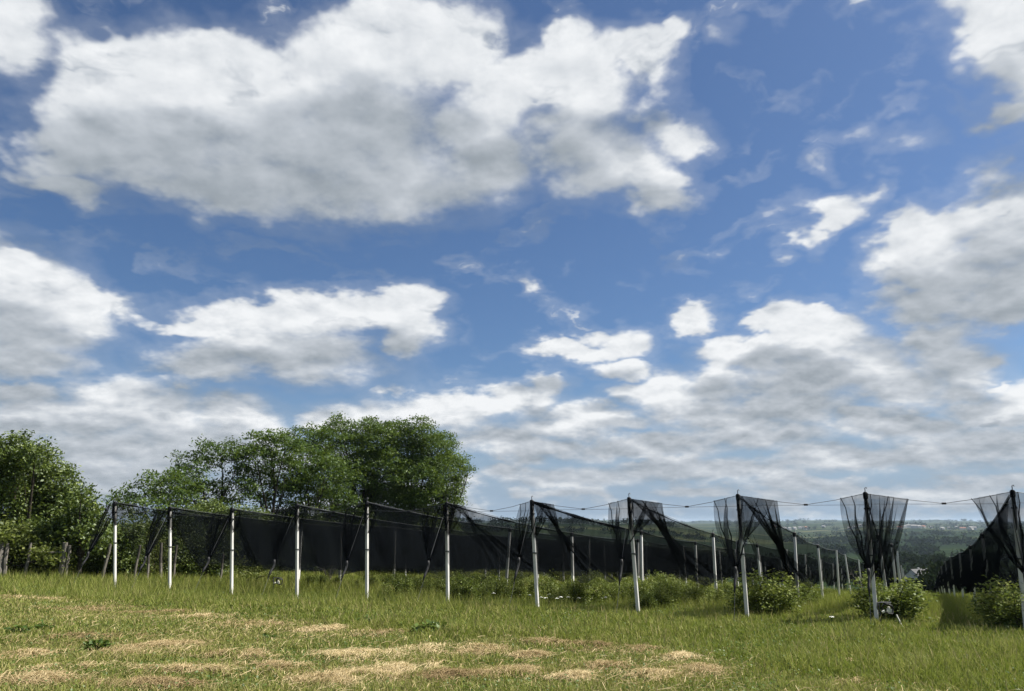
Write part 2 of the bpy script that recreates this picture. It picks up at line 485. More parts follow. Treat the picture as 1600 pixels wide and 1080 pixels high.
# ground: thatch and soil close by, a patchwork of fields far off
m, N = material('meadow_ground'); MAT['ground'] = m
p_ = pos(N)
px_, py_, pz_ = N.sep(p_)
dist = N.v('LENGTH', p_)
a_ = N.noise(p_, 0.35, 5.0, 0.6); b_ = N.noise(p_, 6.0, 6.0, 0.65)
nearc = N.ramp(N.m('MULTIPLY_ADD', b_, 0.5, N.m('MULTIPLY', a_, 0.5)), [(0.3, (0.045, 0.055, 0.018)), (0.5, (0.075, 0.090, 0.026)), (0.7, (0.15, 0.135, 0.06))])
soil = on_ground(1580, 1070)
ds_ = N.v('DISTANCE', p_, tuple(soil))
nearc = N.mix(N.step(N.m('MULTIPLY_ADD', b_, 0.5, ds_), 0.45, 0.95, 1.0, 0.0), nearc, (0.42, 0.34, 0.22))
vo = N.new('ShaderNodeTexVoronoi'); vo.feature = 'F1'; vo.inputs['Scale'].default_value = 1.0
wv = N.v('MULTIPLY', N.v('ADD', p_, N.v('SCALE', N.noise(p_, 0.004, 3.0, 0.5, color=True), s=160.0)), (0.0030, 0.0125, 0.0))
N.put(vo.inputs['Vector'], wv)
cellr = N.sep(vo.outputs['Color'])[0]
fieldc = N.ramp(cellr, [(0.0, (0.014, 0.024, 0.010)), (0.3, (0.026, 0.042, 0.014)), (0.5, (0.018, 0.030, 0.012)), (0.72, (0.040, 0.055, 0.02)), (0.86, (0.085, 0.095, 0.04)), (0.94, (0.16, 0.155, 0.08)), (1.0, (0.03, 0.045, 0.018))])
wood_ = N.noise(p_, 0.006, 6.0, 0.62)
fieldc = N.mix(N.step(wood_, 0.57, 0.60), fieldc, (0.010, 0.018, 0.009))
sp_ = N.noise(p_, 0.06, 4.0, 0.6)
fieldc = N.mix(0.3, fieldc, (0.008, 0.014, 0.010))  # all field colours darkened, standing in for cloud shadow over the valley
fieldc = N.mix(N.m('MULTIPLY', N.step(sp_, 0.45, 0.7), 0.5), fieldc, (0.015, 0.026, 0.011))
slope_c = N.ramp(N.noise(p_, 0.12, 5.0, 0.6), [(0.3, (0.05, 0.072, 0.022)), (0.7, (0.13, 0.145, 0.055))])
c_ = N.mix(N.step(dist, 30, 60), nearc, slope_c)
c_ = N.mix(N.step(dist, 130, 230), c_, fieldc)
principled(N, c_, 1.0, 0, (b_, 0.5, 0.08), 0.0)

# ================================================================== ground sheet
ang = np.concatenate([np.arange(-50, 50, 0.4), np.arange(50, 310, 4.0)])
ang = np.radians(ang)
rad = np.concatenate([np.geomspace(1.2, 200, 110), np.geomspace(206, 9500, 130)])
A_, R_ = np.meshgrid(ang, rad)
GX, GY = R_ * np.sin(A_), R_ * np.cos(A_)
GZ = ground(GX, GY)
na, nr = len(ang), len(rad)
gv = np.stack([GX, GY, GZ], -1).reshape(-1, 3)
gv = np.concatenate([gv, [[0, 0, gz(0, 0)]]])
ii, jj = np.meshgrid(np.arange(nr - 1), np.arange(na), indexing='ij')
j2 = (jj + 1) % na
quads = np.stack([ii * na + jj, (ii + 1) * na + jj, (ii + 1) * na + j2, ii * na + j2], -1).reshape(-1, 4)[:, ::-1]
tri = np.stack([np.full(na, nr * na), np.arange(na), (np.arange(na) + 1) % na], -1)[:, ::-1]
idx = np.concatenate([quads.ravel(), tri.ravel()])
st = np.concatenate([np.arange(len(quads)) * 4, len(quads) * 4 + np.arange(na) * 3])
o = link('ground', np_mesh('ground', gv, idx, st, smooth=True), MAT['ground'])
tag(o, 'sloping meadow falling away to fields and low hills', 'ground', kind='structure')

# ================================================================== foliage helpers
def leaf_quads(C, size, up=0.35, ratio=0.5, droop=0.0):
    """rhombic leaves at the points C"""
    n = len(C)
    nrm = rng.normal(size=(n, 3)); nrm[:, 2] = np.abs(nrm[:, 2]) + up
    nrm /= np.linalg.norm(nrm, axis=1, keepdims=True)
    ax = rng.normal(size=(n, 3)); ax[:, 2] -= droop
    ax -= nrm * (ax * nrm).sum(1, keepdims=True)
    ax /= np.linalg.norm(ax, axis=1, keepdims=True) + 1e-9
    sd_ = np.cross(nrm, ax)
    s = (size * rng.uniform(0.6, 1.35, n))[:, None]
    w = s * ratio
    v = np.stack([C - ax * s * 0.5, C + sd_ * w * 0.5 - ax * s * 0.05, C + ax * s * 0.5, C - sd_ * w * 0.5 - ax * s * 0.05], 1)
    return v.reshape(-1, 3)

def leaf_mesh(name, C, tint, size, up=0.35, ratio=0.5, droop=0.0):
    v = leaf_quads(C, size, up, ratio, droop)
    n = len(C)
    return np_mesh(name, v, np.arange(n * 4), np.arange(n) * 4, tint)

def curve_pts(a, b, n, wob, sag=0.0):
    a, b = Vector(a), Vector(b)
    L = (b - a).length
    out_ = []
    off1 = Vector(rng.normal(size=3)) * wob * L
    for i in range(n + 1):
        t = i / n
        p = a.lerp(b, t) + off1 * math.sin(math.pi * t) * 0.5
        p.z += sag * math.sin(math.pi * t) * L
        out_.append(p)
    return out_

def tree(name, base, lobes, label, cat, group, leafmat, per_m3=9.0, leaf=0.16, spray=0.55, n_leaf=26, ratio=0.45, trunk=0.16, flat=0.45, gap=0.0, stems=1, fork=0.35, seed=0, shell=0.55):
    """lobes: (x, y, z, rx, ry, rz) in world coordinates; sprays of leaves fill the lobes, limbs reach every spray group"""
    global rng
    rng = np.random.default_rng(seed + 100)
    base = Vector(base)
    root = thing(name, base, label, cat, group)
    wood = MB()
    allC, allT = [], []
    cen = Vector((sum(l[0] for l in lobes) / len(lobes), sum(l[1] for l in lobes) / len(lobes), sum(l[2] for l in lobes) / len(lobes)))
    forks = []
    for s_ in range(stems):
        tgt = base.lerp(cen, fork) if stems == 1 else base.lerp(cen, fork) + Vector(rng.normal(size=3)) * 0.35
        tgt.z = base.z + (cen.z - base.z) * fork
        b0_ = base + Vector((rng.normal() * 0.12, rng.normal() * 0.12, -0.25)) * (0 if stems == 1 else 1) + Vector((0, 0, -0.2))
        pts = curve_pts(b0_, tgt, 5, 0.06)
        r0 = trunk * (1.0 if stems == 1 else 0.75)
        wood.tube([p - base for p in pts], [r0 * (1.25 - 0.55 * i / 5) for i in range(6)], 8)
        forks.append((tgt, r0 * 0.7))
    for (lx, ly, lz, rx, ry, rz) in lobes:
        lc = Vector((lx, ly, lz))
        fk, fr = min(forks, key=lambda q: (q[0] - lc).length)
        limb = curve_pts(fk, lc - Vector((0, 0, rz * 0.35)), 5, 0.12)
        wood.tube([p - base for p in limb], [max(0.018, fr * (0.8 - 0.6 * i / 5)) for i in range(6)], 6)
        vol = 4.19 * rx * ry * rz
        k = max(8, int((1.5 if leafmat is MAT['robinia'] else 1.8) * per_m3 * vol ** 0.85))
        d = rng.normal(size=(k, 3)); d /= np.linalg.norm(d, axis=1, keepdims=True)
        rr = rng.uniform(0, 1, k) ** (1 / 3.0) * (1 - shell) + shell * rng.uniform(0.75, 1.05, k)
        rr = np.where(rng.uniform(0, 1, k) < 0.10, rng.uniform(1.05, 1.32, k), rr)
        pc = np.array([lx, ly, lz]) + d * rr[:, None] * np.array([rx, ry, rz])
        keep = rng.uniform(size=k) > gap * (d[:, 2] < 0.1)
        pc = pc[keep]
        for q, c in enumerate(pc):
            if q % 8 == 0:
                tw = curve_pts(limb[rng.integers(2, 6)], Vector(c), 3, 0.15)
                wood.tube([p - base for p in tw], [0.022, 0.017, 0.011, 0.006], 4, cap=False)
            m_ = max(4, int(1.35 * n_leaf * rng.uniform(0.6, 1.4)))
            off = rng.normal(size=(m_, 3)) * np.array([spray, spray, spray * flat]) * 0.5
            out_dir = (c - np.array(cen)) ; out_dir = out_dir / (np.linalg.norm(out_dir) + 1e-6)
            off[:, 2] -= 0.25 * (off[:, 0] ** 2 + off[:, 1] ** 2) / max(spray, 0.1)
            allC.append(c + off)
            allT.append(np.clip(rng.normal(0.48, 0.20) + rng.normal(0, 0.13, m_), 0, 1))
    C = np.concatenate(allC) - np.array(base); T = np.concatenate(allT)
    wood.build('trunk', MAT['bark'], root, smooth=True)
    link('crown', leaf_mesh('crown', C, T, leaf, 0.35, ratio), leafmat, root)
    return root

def px_lobes(Y, lst, jit=0.5, seed=1):
    """crown lobes sighted in the photograph, each at its own depth about Y"""
    r = np.random.default_rng(seed)
    out_ = []
    for (x, y, rx, ry) in lst:
        yy = Y + r.uniform(-1, 1) * jit * 2.2
        p = at(x, y, yy)
        k = yy / 1187.0
        out_.append((p.x, p.y, p.z, rx * k, max(0.6, 0.5 * (rx + ry) * k), ry * k))
    return out_

def base_at(px, Y):
    d = ray(px, 860)
    return Vector((d.x * Y, Y, gz(d.x * Y, Y)))

# ================================================================== trees beyond the nets
G1 = 'feathery trees behind the left rows'
ROB = [
 ('small feathery tree with sparse pale crown, leftmost of the feathery trees', 236, 47, [(212,768,34,13),(252,748,34,17),(225,792,40,18),(270,775,30,25),(196,780,22,12)], 0.10, 7.5),
 ('spreading feathery tree with forked trunk against the sky beside the sparse pale tree', 345, 50, [(345,704,40,20),(308,724,34,20),(372,722,24,20),(288,752,34,22),(368,765,34,22),(320,775,40,26),(262,768,24,20)], 0.16, 8.5),
 ('upright feathery tree whose dark trunk shows through between forked tree and tall clump', 424, 53, [(420,688,36,18),(444,700,30,22),(402,716,32,24),(446,738,36,26),(404,758,28,28),(440,778,36,26)], 0.16, 8.5),
 ('slender feathery tree leaning left into the tall dense clump', 486, 57, [(476,684,34,20),(508,690,34,24),(476,722,36,30),(512,742,40,36),(476,766,36,28),(524,782,36,24)], 0.15, 8.0),
 ('tallest dense feathery tree with rounded top at the middle of the clump', 560, 61, [(528,674,32,18),(562,672,38,16),(588,690,40,28),(546,712,46,34),(590,736,46,40),(552,762,48,38),(600,780,40,28),(530,659,14,10),(577,660,16,9),(608,668,12,9)], 0.2, 8.5),
 ('broad dense dark feathery tree next to the tallest one', 640, 64, [(610,674,36,16),(646,674,36,18),(668,702,36,28),(630,716,46,38),(652,750,46,40),(622,782,46,26),(668,788,38,24),(622,662,13,9),(657,660,16,10)], 0.2, 8.5),
 ('dark feathery tree overhanging open sky at the right end of the clump', 688, 66, [(684,700,28,24),(708,730,22,18),(690,742,34,32),(704,762,18,22),(682,782,34,26),(698,684,14,12),(720,714,14,11),(732,736,13,9),(714,754,13,10),(718,778,12,10)], 0.16, 7.5),
]
for i, (lab, bx, Y, lst, tr, dens) in enumerate(ROB):
    tree('feathery_tree', base_at(bx, Y), px_lobes(Y, lst, 0.9, 20 + i), lab, 'tree', G1, MAT['robinia'], per_m3=dens, leaf=0.205, spray=0.66, n_leaf=24, ratio=0.42, trunk=tr, flat=0.34, gap=0.3, fork=0.42, shell=0.62, seed=i)

G2 = 'leafy trees at the left edge'
LEFT = [
 ('big leafy tree filling the left edge behind grey stakes', 40, 38, [(18,702,44,24),(56,708,24,20),(-30,735,60,44),(34,745,52,36),(88,752,30,30),(10,795,52,40),(70,795,44,34),(104,790,30,30),(30,840,60,30),(88,840,40,26)], 0.2, 14),
 ('smaller leafy tree with drooping right side beside the big leafy tree', 128, 37, [(128,768,16,16),(128,800,26,24),(152,812,16,18),(110,830,34,26),(146,838,22,20)], 0.12, 15),
]
for i, (lab, bx, Y, lst, tr, dens) in enumerate(LEFT):
    tree('leafy_tree', base_at(bx, Y), px_lobes(Y, lst, 0.6, 60 + i), lab, 'tree', G2, MAT['broad'], per_m3=dens, leaf=0.17, spray=0.5, n_leaf=26, ratio=0.55, trunk=tr, flat=0.6, gap=0.0, fork=0.35, seed=40 + i)

G3 = 'shrubs under the trees'
SHR = [
 ('pale yellow green shrub sprawling over the thick stake at the left edge', 14, 36, [(5,838,40,24),(50,862,34,16),(15,868,30,20),(80,866,22,10)], 'yellowleaf', 0.17),
 ('dark shrub in shade behind the double stake', 96, 38.5, [(95,868,38,24),(70,880,30,18),(125,872,30,24)], 'broad', 0.13),
 ('dark thick shrub behind the leftmost white post', 176, 40, [(170,850,34,30),(200,858,34,28),(185,880,44,20),(150,874,28,22),(205,826,26,24)], 'broad', 0.14),
 ('yellow green shrub between the leftmost white post and the second', 234, 40, [(228,850,24,20),(240,872,26,22),(218,880,20,18)], 'yellowleaf', 0.11),
 ('rounded shrub with glossy leaves left of the third white post', 318, 42, [(305,862,32,24),(338,852,30,28),(320,882,44,18),(290,880,26,20)], 'broad', 0.14),
 ('dark shrub with bare stems right behind the second white post', 268, 44, [(265,840,34,30),(250,870,26,24),(285,830,26,26)], 'broad', 0.13),
 ('dark tall shrub behind the net left of the third post', 330, 47, [(320,810,34,26),(345,822,34,28),(300,822,26,24)], 'broad', 0.15),
 ('bushy shrub behind the net right of the third post', 392, 48, [(385,820,36,28),(415,835,34,30),(395,865,40,28),(370,850,28,28)], 'broad', 0.15),
 ('dark shrub in deep shade under the clump, behind the fourth white post', 470, 54, [(450,830,40,36),(480,845,40,40),(455,880,46,30),(500,880,40,30)], 'broad', 0.15),
 ('wide dark shrub behind the net left of the fifth white post', 545, 60, [(530,830,42,40),(570,835,42,40),(545,878,46,30),(590,875,36,30)], 'broad', 0.15),
 ('dark shrub behind the net below the broad dense tree', 640, 64, [(620,830,40,34),(660,830,40,36),(640,870,50,26)], 'broad', 0.15),
 ('dark shrub under the right end of the clump', 692, 67, [(690,825,30,26),(705,850,24,26),(680,868,30,22)], 'broad', 0.14),
 ('low bright yellow green bush at the foot of the third white post', 392, 39, [(385,890,24,13),(408,894,22,11)], 'yellowleaf', 0.10),
]
for i, (lab, bx, Y, lst, mt, lf) in enumerate(SHR):
    tree('shrub', base_at(bx, Y), px_lobes(Y, lst, 0.5, 90 + i), lab, 'shrub', G3, MAT[mt], per_m3=15, leaf=lf, spray=0.42, n_leaf=26, ratio=0.55, trunk=0.05, flat=0.7, stems=3, fork=0.4, seed=70 + i)

# grey stakes of the old fence
STAKES = [
 (4, 35, 845, 0.30, -0.05, 'thick split grey stake at the left edge of the picture'),
 (45, 35.5, 848, 0.14, 0.03, 'slim grey stake between the thick stake and the double one'),
 (100, 36, 848, 0.26, 0.02, 'wide dark double grey stake holding the end of the rail'),
 (163, 37, 850, 0.15, 0.16, 'leaning grey stake just left of the leftmost white post'),
 (213, 38, 852, 0.13, 0.10, 'grey stake leaning right beside the yellow green shrub'),
 (235, 38.5, 858, 0.13, -0.04, 'upright grey stake right of the yellow green shrub'),
 (256, 39, 848, 0.16, -0.10, 'grey stake leaning left just before the second white post'),
 (275, 39.5, 852, 0.14, 0.0, 'dark grey stake close behind the second white post'),
 (348, 41, 865, 0.14, 0.04, 'short grey stake just left of the third white post'),
]
for (x, Y, top, w, lean, lab) in STAKES:
    b = base_at(x, Y); t_ = at(x, top, Y)
    h = t_.z - b.z
    q = MB()
    nn = 5
    pts = [Vector((lean * h * i / nn, 0.03 * math.sin(i * 2.1 + x), -0.3 + (h + 0.3) * i / nn)) for i in range(nn + 1)]
    q.tube(pts, [w * 0.52 * (1.05 - 0.22 * i / nn + 0.05 * math.sin(i * 3.3 + x)) for i in range(nn + 1)], 7)
    if w > 0.24:
        q.tube([p + Vector((w * 0.75, 0.05, -0.12)) for p in pts], w * 0.26, 6)
    me = q.build('wooden_stake', MAT['wood'])
    me.location = b
    tag(me, lab, 'stake', 'old wooden stakes of the fence')
q = MB()
a_, b_ = at(50, 861, 35.6), at(101, 863, 36.0)
q.tube(curve_pts(a_, b_, 6, 0.02, -0.01), 0.035, 6)
tag(q.build('fence_rail', MAT['wood']), 'pale bent pole tied across between the slim stake and the double stake', 'rail')

# ================================================================== the orchard: posts, wires, nets
FRONT = [(180, 785), (266, 793), (363, 795), (464.5, 789), (573.5, 785), (698, 786), (831, 783), (983, 779), (1153, 774), (1352, 771), (1582, 768)]
FOOT = [181, 266, 363, 465, 574, 700, 840, 997, 1167, 1369, 1601]
FOOTY = [905, 913, 915, 920, 925, 931, 946, 950, 958, 963, 972]
def line_pt(px, py):
    k = ray(px, py).x
    Y = 25.6 / (1 + 0.42 * k)
    return Vector((k * Y, Y, 0))
PLACE = ['leftmost white post', 'second white post from the left', 'third white post from the left', 'fourth white post from the left', 'fifth white post from the left',
         'sixth white post from the left', 'seventh white post from the left', 'fourth white post from the right', 'third white post from the right', 'second white post from the right', 'rightmost white post']
def box_post(name, base, top, w0, w1, label, group, cap=True, mat=None):
    """square concrete post standing in line with the rows, with a rubber cap and a wire hook"""
    base, top = Vector(base), Vector(top)
    root = thing(name, base, label, 'post', group)
    ax, ay = Vector((RY, -RX, 0)), Vector((RX, RY, 0))
    t = top - base
    vs_, fs_ = [], []
    c = 0.16
    ring = [(-1 + c, -1), (1 - c, -1), (1, -1 + c), (1, 1 - c), (1 - c, 1), (-1 + c, 1), (-1, 1 - c), (-1, -1 + c)]
    ks = [-0.12, 0, 0.25, 0.5, 0.75, 1.0]
    for i, k in enumerate(ks):
        h = (w0 + (w1 - w0) * max(k, 0)) / 2
        p = t * k
        for (a, b) in ring: vs_.append(p + ax * (a * h) + ay * (b * h))
    n = len(ring)
    for i in range(len(ks) - 1):
        for j in range(n): fs_.append((i * n + j, i * n + (j + 1) % n, (i + 1) * n + (j + 1) % n, (i + 1) * n + j))
    fs_.append(tuple((len(ks) - 1) * n + j for j in range(n)))
    q = MB(); q.add(vs_, fs_)
    q.build('shaft', mat or MAT['concrete'], root)
    if cap:
        q = MB()
        d = t.normalized()
        q.tube([t - d * 0.16, t - d * 0.10, t + d * 0.01, t + d * 0.045], [w1 * 0.66, w1 * 0.74, w1 * 0.74, w1 * 0.35], 10)
        q.build('cap', MAT['black'], root)
        q = MB()
        q.tube([t + d * 0.04, t + d * 0.15, t + d * 0.17 + ax * 0.03, t + d * 0.13 + ax * 0.05], 0.012, 5)
        q.build('hook', MAT['wire'], root)
    return root

SPAN = 10.5
ROWLEN = [7, 7, 7, 7, 7, 8, 8, 8, 8, 8, 11]
rows = []
r2 = np.random.default_rng(5)
for i, ((tx, ty), fx) in enumerate(zip(FRONT, FOOT)):
    b = line_pt(fx, FOOTY[i]); b.z = gz(b.x, b.y)
    t = at(tx, ty, b.y + 0.05)
    lab = {0: 'leftmost tall white concrete post, beside the big leafy tree', 10: 'rightmost tall white concrete post, cut by the edge of the picture', 9: 'tall white post wrapped by a full drooping black net bundle'}.get(i, f'tall white concrete net post, {PLACE[i].replace("white post ", "").replace("tall ", "")} along the front row')
    po_ = box_post('concrete_post', b, t, 0.100, 0.090, lab, 'tall white posts along the front of the orchard')
    for k_ in (0.52, 0.88):
        q = MB()
        c_b = (t - b) * k_
        q.tube([c_b - Vector((0, 0, 0.02)), c_b + Vector((0, 0, 0.02))], 0.079, 8)
        q.build('wire_band', MAT['wire'], po_)
    pts = [t]
    feet = [b]
    for k in range(1, ROWLEN[i] + 1):
        s = SPAN * k + r2.uniform(-0.5, 0.5)
        p = Vector((b.x + RX * s, b.y + RY * s, 0)) + Vector((RY, -RX, 0)) * r2.uniform(-0.12, 0.12)
        p.z = gz(p.x, p.y)
        lean = Vector((r2.uniform(-0.12, 0.12), r2.uniform(-0.1, 0.1), 0))
        if k == 1 and i == 4: lean = Vector((0.22, 0, 0))
        h = (3.02 if k == 1 else 2.98) + r2.uniform(-0.08, 0.08)
        tp = p + lean + Vector((0, 0, h))
        box_post('orchard_post', p, tp, 0.112, 0.10, f'{ORD[k - 1]} slimmer grey post back behind the {PLACE[i]}', 'slimmer posts inside the orchard', cap=(k < 3), mat=MAT['pale'])
        pts.append(tp); feet.append(p)
    rows.append((b, t, pts, feet))

def along(pts, s):
    """point a distance s along a row's ridge, sagging between the posts"""
    d = 0.0
    for a, b in zip(pts, pts[1:]):
        L = (b - a).length
        if s <= d + L or b is pts[-1]:
            t = min(max((s - d) / L, 0), 1)
            p = a.lerp(b, t)
            p.z -= 0.10 * 4 * t * (1 - t)
            return p
        d += L

OUTW = Vector((-RX, -RY, 0)); LAT = Vector((RY, -RX, 0))
for i, (b, t, pts, feet) in enumerate(rows):
    total = sum((q - p).length for p, q in zip(pts, pts[1:]))
    # ridge wire
    q = MB()
    q.tube([along(pts, total * k / 56) + Vector((0, 0, 0.02)) for k in range(57)], 0.009, 4)
    tag(q.build('ridge_wire', MAT['wire']), f'thin wire running back over the row behind the {PLACE[i]}', 'wire', 'wires along the row tops')
    # anchor cable leaning out in front of the row
    anc = b + OUTW * 1.9 + LAT * r2.uniform(-0.1, 0.1); anc.z = gz(anc.x, anc.y)
    q = MB()
    q.tube([t + Vector((0, 0, -0.08)), t.lerp(anc, 0.5), anc + Vector((0, 0, -0.1))], 0.006, 5)
    tag(q.build('anchor_cable', MAT['wire']), f'thin slanting anchor cable in front of the {PLACE[i]}', 'cable', 'anchor cables before the front posts')
    rows[i] = (b, t, pts, feet, anc, total)

# cross wires from post to post: two cables that meet at a clamp, and a straight wire
cross = []
for i in range(len(rows)):
    t0 = rows[i][1]
    t1 = rows[i + 1][1] if i + 1 < len(rows) else t0 + (rows[i][1] - rows[i - 1][1])
    mid = t0.lerp(t1, 0.54); mid.z -= 0.30
    cross.append(mid)
    root = thing('cross_wire', mid, f'thin cable dipping to a clamp just right of the {PLACE[i]}', 'wire', 'cables strung between the front posts')
    q = MB()
    q.tube([t0 - mid + Vector((0, 0, 0.0)), (t0 - mid) * 0.5 + Vector((0, 0, -0.03)), Vector((0, 0, 0)), (t1 - mid) * 0.5 + Vector((0, 0, -0.03)), t1 - mid], 0.0075, 5)
    q.build('sagging_cable', MAT['wire'], root)
    q = MB()
    q.tube([t0 - mid + Vector((0, 0, -0.30)), Vector((0, 0, -0.015)), t1 - mid + Vector((0, 0, -0.32))], 0.0055, 5)
    q.build('straight_wire', MAT['wire'], root)
    q = MB()
    q.tube([Vector((-0.05, 0.02, 0)), Vector((0.05, -0.02, 0))], 0.028, 6)
    q.build('clamp', MAT['black'], root)

def grid_mesh(name, P):
    """P: array (rows, cols, 3)"""
    a, b_ = P.shape[:2]
    ii, jj = np.meshgrid(np.arange(a - 1), np.arange(b_ - 1), indexing='ij')
    f = np.stack([ii * b_ + jj, ii * b_ + jj + 1, (ii + 1) * b_ + jj + 1, (ii + 1) * b_ + jj], -1).reshape(-1, 4)
    return np_mesh(name, P.reshape(-1, 3), f.ravel(), np.arange(len(f)) * 4, smooth=True)

LW = [0.50, 0.85, 0.95, 0.95, 0.95, 0.90, 0.42, 0.66, 0.70, 0.64, 0.95]
RW = [0.60, 0.60, 0.65, 0.60, 0.60, 0.70, 0.75, 1.05, 1.12, 1.12, 0.95]
TIE = [0.62, 0.62, 0.60, 0.62, 0.62, 0.60, 0.56, 0.56, 0.60, 0.60, 0.6]
for i, (b, t, pts, feet, anc, total) in enumerate(rows):
    root = thing('hail_net', b, f'black hail net hung along the row behind the {PLACE[i]}', 'net', 'black hail nets over the rows')
    bv = np.array(b)
    rr = np.random.default_rng(300 + i)
    # two halves of the roof, let down like curtains on either side of the ridge
    for side in ((-1, 1) if 1 <= i <= 4 or i == 10 else (-1,)):
        ns, ntt = 150, 15
        P3 = np.zeros((ntt, ns, 3))
        ph = rr.uniform(0, 6, 4)
        front_low = 3.0 if i == 10 else (9.0 if side < 0 else 6.5) if i >= 5 else (2.0 if side < 0 else 1.0)
        for a in range(ntt):
            tt = a / (ntt - 1)
            s0 = 0.25 + front_low * tt ** 1.7
            for c in range(ns):
                s = s0 + (total - s0) * (c / (ns - 1)) ** 1.35
                top = along(pts, s)
                gx = b.x + RX * s; gy = b.y + RY * s
                low = gz(gx, gy) + 0.95 + 0.16 * math.sin(s * 0.6 + ph[0]) + 0.10 * math.sin(s * 1.7 + ph[1])
                corner = max(0.0, 1 - (s - s0) / 3.0)
                z = top.z + (low - top.z) * tt
                fold = 0.10 * tt * math.sin(s * 3.1 + ph[2] + 1.5 * tt) + 0.06 * tt * math.sin(s * 6.3 + ph[3])
                lat = side * (0.05 + 0.55 * tt ** 1.2) + fold
                sag = 0.12 * math.sin(math.pi * tt)
                sh = 0.12 * tt * math.sin(s * 4.4 + ph[1])
                P3[a, c] = (top.x + LAT.x * lat + RX * sh, top.y + LAT.y * lat + RY * sh, z - sag * 0.3 + 0.25 * corner * math.sin(math.pi * tt) * 0)
        link('curtain', grid_mesh('curtain', P3 - bv), (MAT['netdense'] if i == 10 else MAT['net'] if i >= 5 else MAT['netflap'] if i >= 3 else MAT['netthin']), root)
    # bunched edge along the ridge
    q = MB()
    npt = 60
    rp = [along(pts, 0.1 + (total - 0.1) * (k / (npt - 1)) ** 1.2) for k in range(npt)]
    q.tube([p - b + Vector((0, 0, -0.03)) for p in rp], [max(0.010, (0.036 if i == 6 else 0.017) * (1 + 0.5 * math.sin(k * 1.9 + i)) * (1.3 if k < 10 else 0.6)) for k in range(npt)], 7)
    q.build('bunched_edge', MAT['netroll'], root, smooth=True)
    # front flap: hangs from the cross cable on both sides of the post and is tied to the anchor cable
    tie = t.lerp(anc, TIE[i])
    lm = cross[i - 1] if i else t - (cross[0] - t) * 1.0
    rm = cross[i]
    if i == 0: lm = t + Vector((-(rm.x - t.x), -(rm.y - t.y), rm.z - t.z))
    nt_ = 26
    lw, rw = LW[i], RW[i]
    ld = (lm - t); rd = (rm - t)
    ld = ld / math.hypot(ld.x, ld.y); rd = rd / math.hypot(rd.x, rd.y)
    ph = rr.uniform(0, 6, 8)
    def edge(x): return t + (ld * (-x) if x < 0 else rd * x)
    def pleat(x): return 0.05 * math.sin(x * 15 + ph[0]) + 0.04 * math.sin(x * 27 + ph[1]) + 0.03 * math.sin(x * 46 + ph[2])
    def fan(x0, x1, gather, nc, belly, pull=0.0):
        P3 = np.zeros((nt_, nc, 3))
        for c in range(nc):
            x = x0 + (x1 - x0) * c / (nc - 1)
            top = edge(x)
            for a in range(nt_):
                tt = a / (nt_ - 1)
                p = top.lerp(gather, tt ** 1.12)
                w_ = math.sin(math.pi * min(1, tt * 1.05))
                p = p + LAT * (w_ * belly * (1 if x > 0 else -1) * min(1, abs(x) / 0.3) + pleat(x) * (0.35 + 1.3 * tt) * (1 - tt ** 3)) \
                      + OUTW * (0.15 * math.sin(x * 14 + ph[3] + tt) * w_ + 0.05 * math.sin(x * 33 + ph[4]))
                p.z -= (0.06 + pull) * w_
                P3[a, c] = (p.x, p.y, p.z)
        return P3
    def sweep(x0, x1, s_a, s_b, nc, lowz, slack, l0=0.55, l1=0.25):
        """loose half of the net: from the cross cable down and back along the row"""
        P3 = np.zeros((nt_, nc, 3))
        for c in range(nc):
            f_ = c / (nc - 1)
            x = x0 + (x1 - x0) * f_
            top = edge(x)
            s_ = s_b + (s_a - s_b) * f_
            q_ = b + Vector((RX, RY, 0)) * s_ + LAT * (l0 + l1 * f_)
            q_.z = gz(q_.x, q_.y) + lowz + 0.1 * math.sin(f_ * 9 + ph[5])
            for a in range(nt_):
                tt = a / (nt_ - 1)
                k = tt
                p = top.lerp(q_, k)
                p.z -= slack * math.sin(math.pi * tt) * (0.35 + 0.65 * f_)
                p = p + LAT * (pleat(x * 1.3) * 1.1 * math.sin(math.pi * (0.15 + 0.85 * tt))) + OUTW * (0.16 * math.sin(f_ * 11 + ph[6] + 2 * tt) * math.sin(math.pi * tt))
                P3[a, c] = (p.x, p.y, p.z)
        return P3
    link('front_flap', grid_mesh('front_flap', fan(-lw, 0.12, tie, 80, 0.12) - bv), MAT['netflap'], root)
    if i == 9:          # the full bundle: both halves hang down by the post
        link('front_flap', grid_mesh('front_flap', fan(0.05, rw * 0.55, tie.lerp(b + Vector((0, 0, 1.0)), 0.6), 60, 0.16) - bv), MAT['netflap'], root)
        link('side_sheet', grid_mesh('side_sheet', sweep(0.2, rw, 0.3, 1.8, 80, 1.15, 0.10, 0.0, 0.30) - bv), MAT['netflap'], root)
    elif i == 10:
        link('front_flap', grid_mesh('front_flap', fan(0.05, rw, t.lerp(b, 0.62) + LAT * 0.12, 70, 0.10) - bv), MAT['netflap'], root)
    else:
        gather = t.lerp(b, [0.3, 0.3, 0.3, 0.3, 0.34, 0.34, 0.36, 0.34, 0.40][i])
        link('front_flap', grid_mesh('front_flap', fan(0.04, rw * 0.92, gather, 60, 0.05) - bv), MAT['netflap'], root)
        continue_sheet = i > 4
        far_ = [2.0, 2.0, 3.0, 3.5, 4.0, 4.5, 3.4, 5.6, 7.2][i]
        if continue_sheet: link('side_sheet', grid_mesh('side_sheet', sweep(0.05, rw, far_ * 0.42, far_ * 1.75, 110, 0.95, 0.42 if i > 5 else 0.15) - bv), MAT['net'] if i >= 6 else MAT['netflap'], root)
    # cords of gathered net from the corners to the tie
    q = MB()
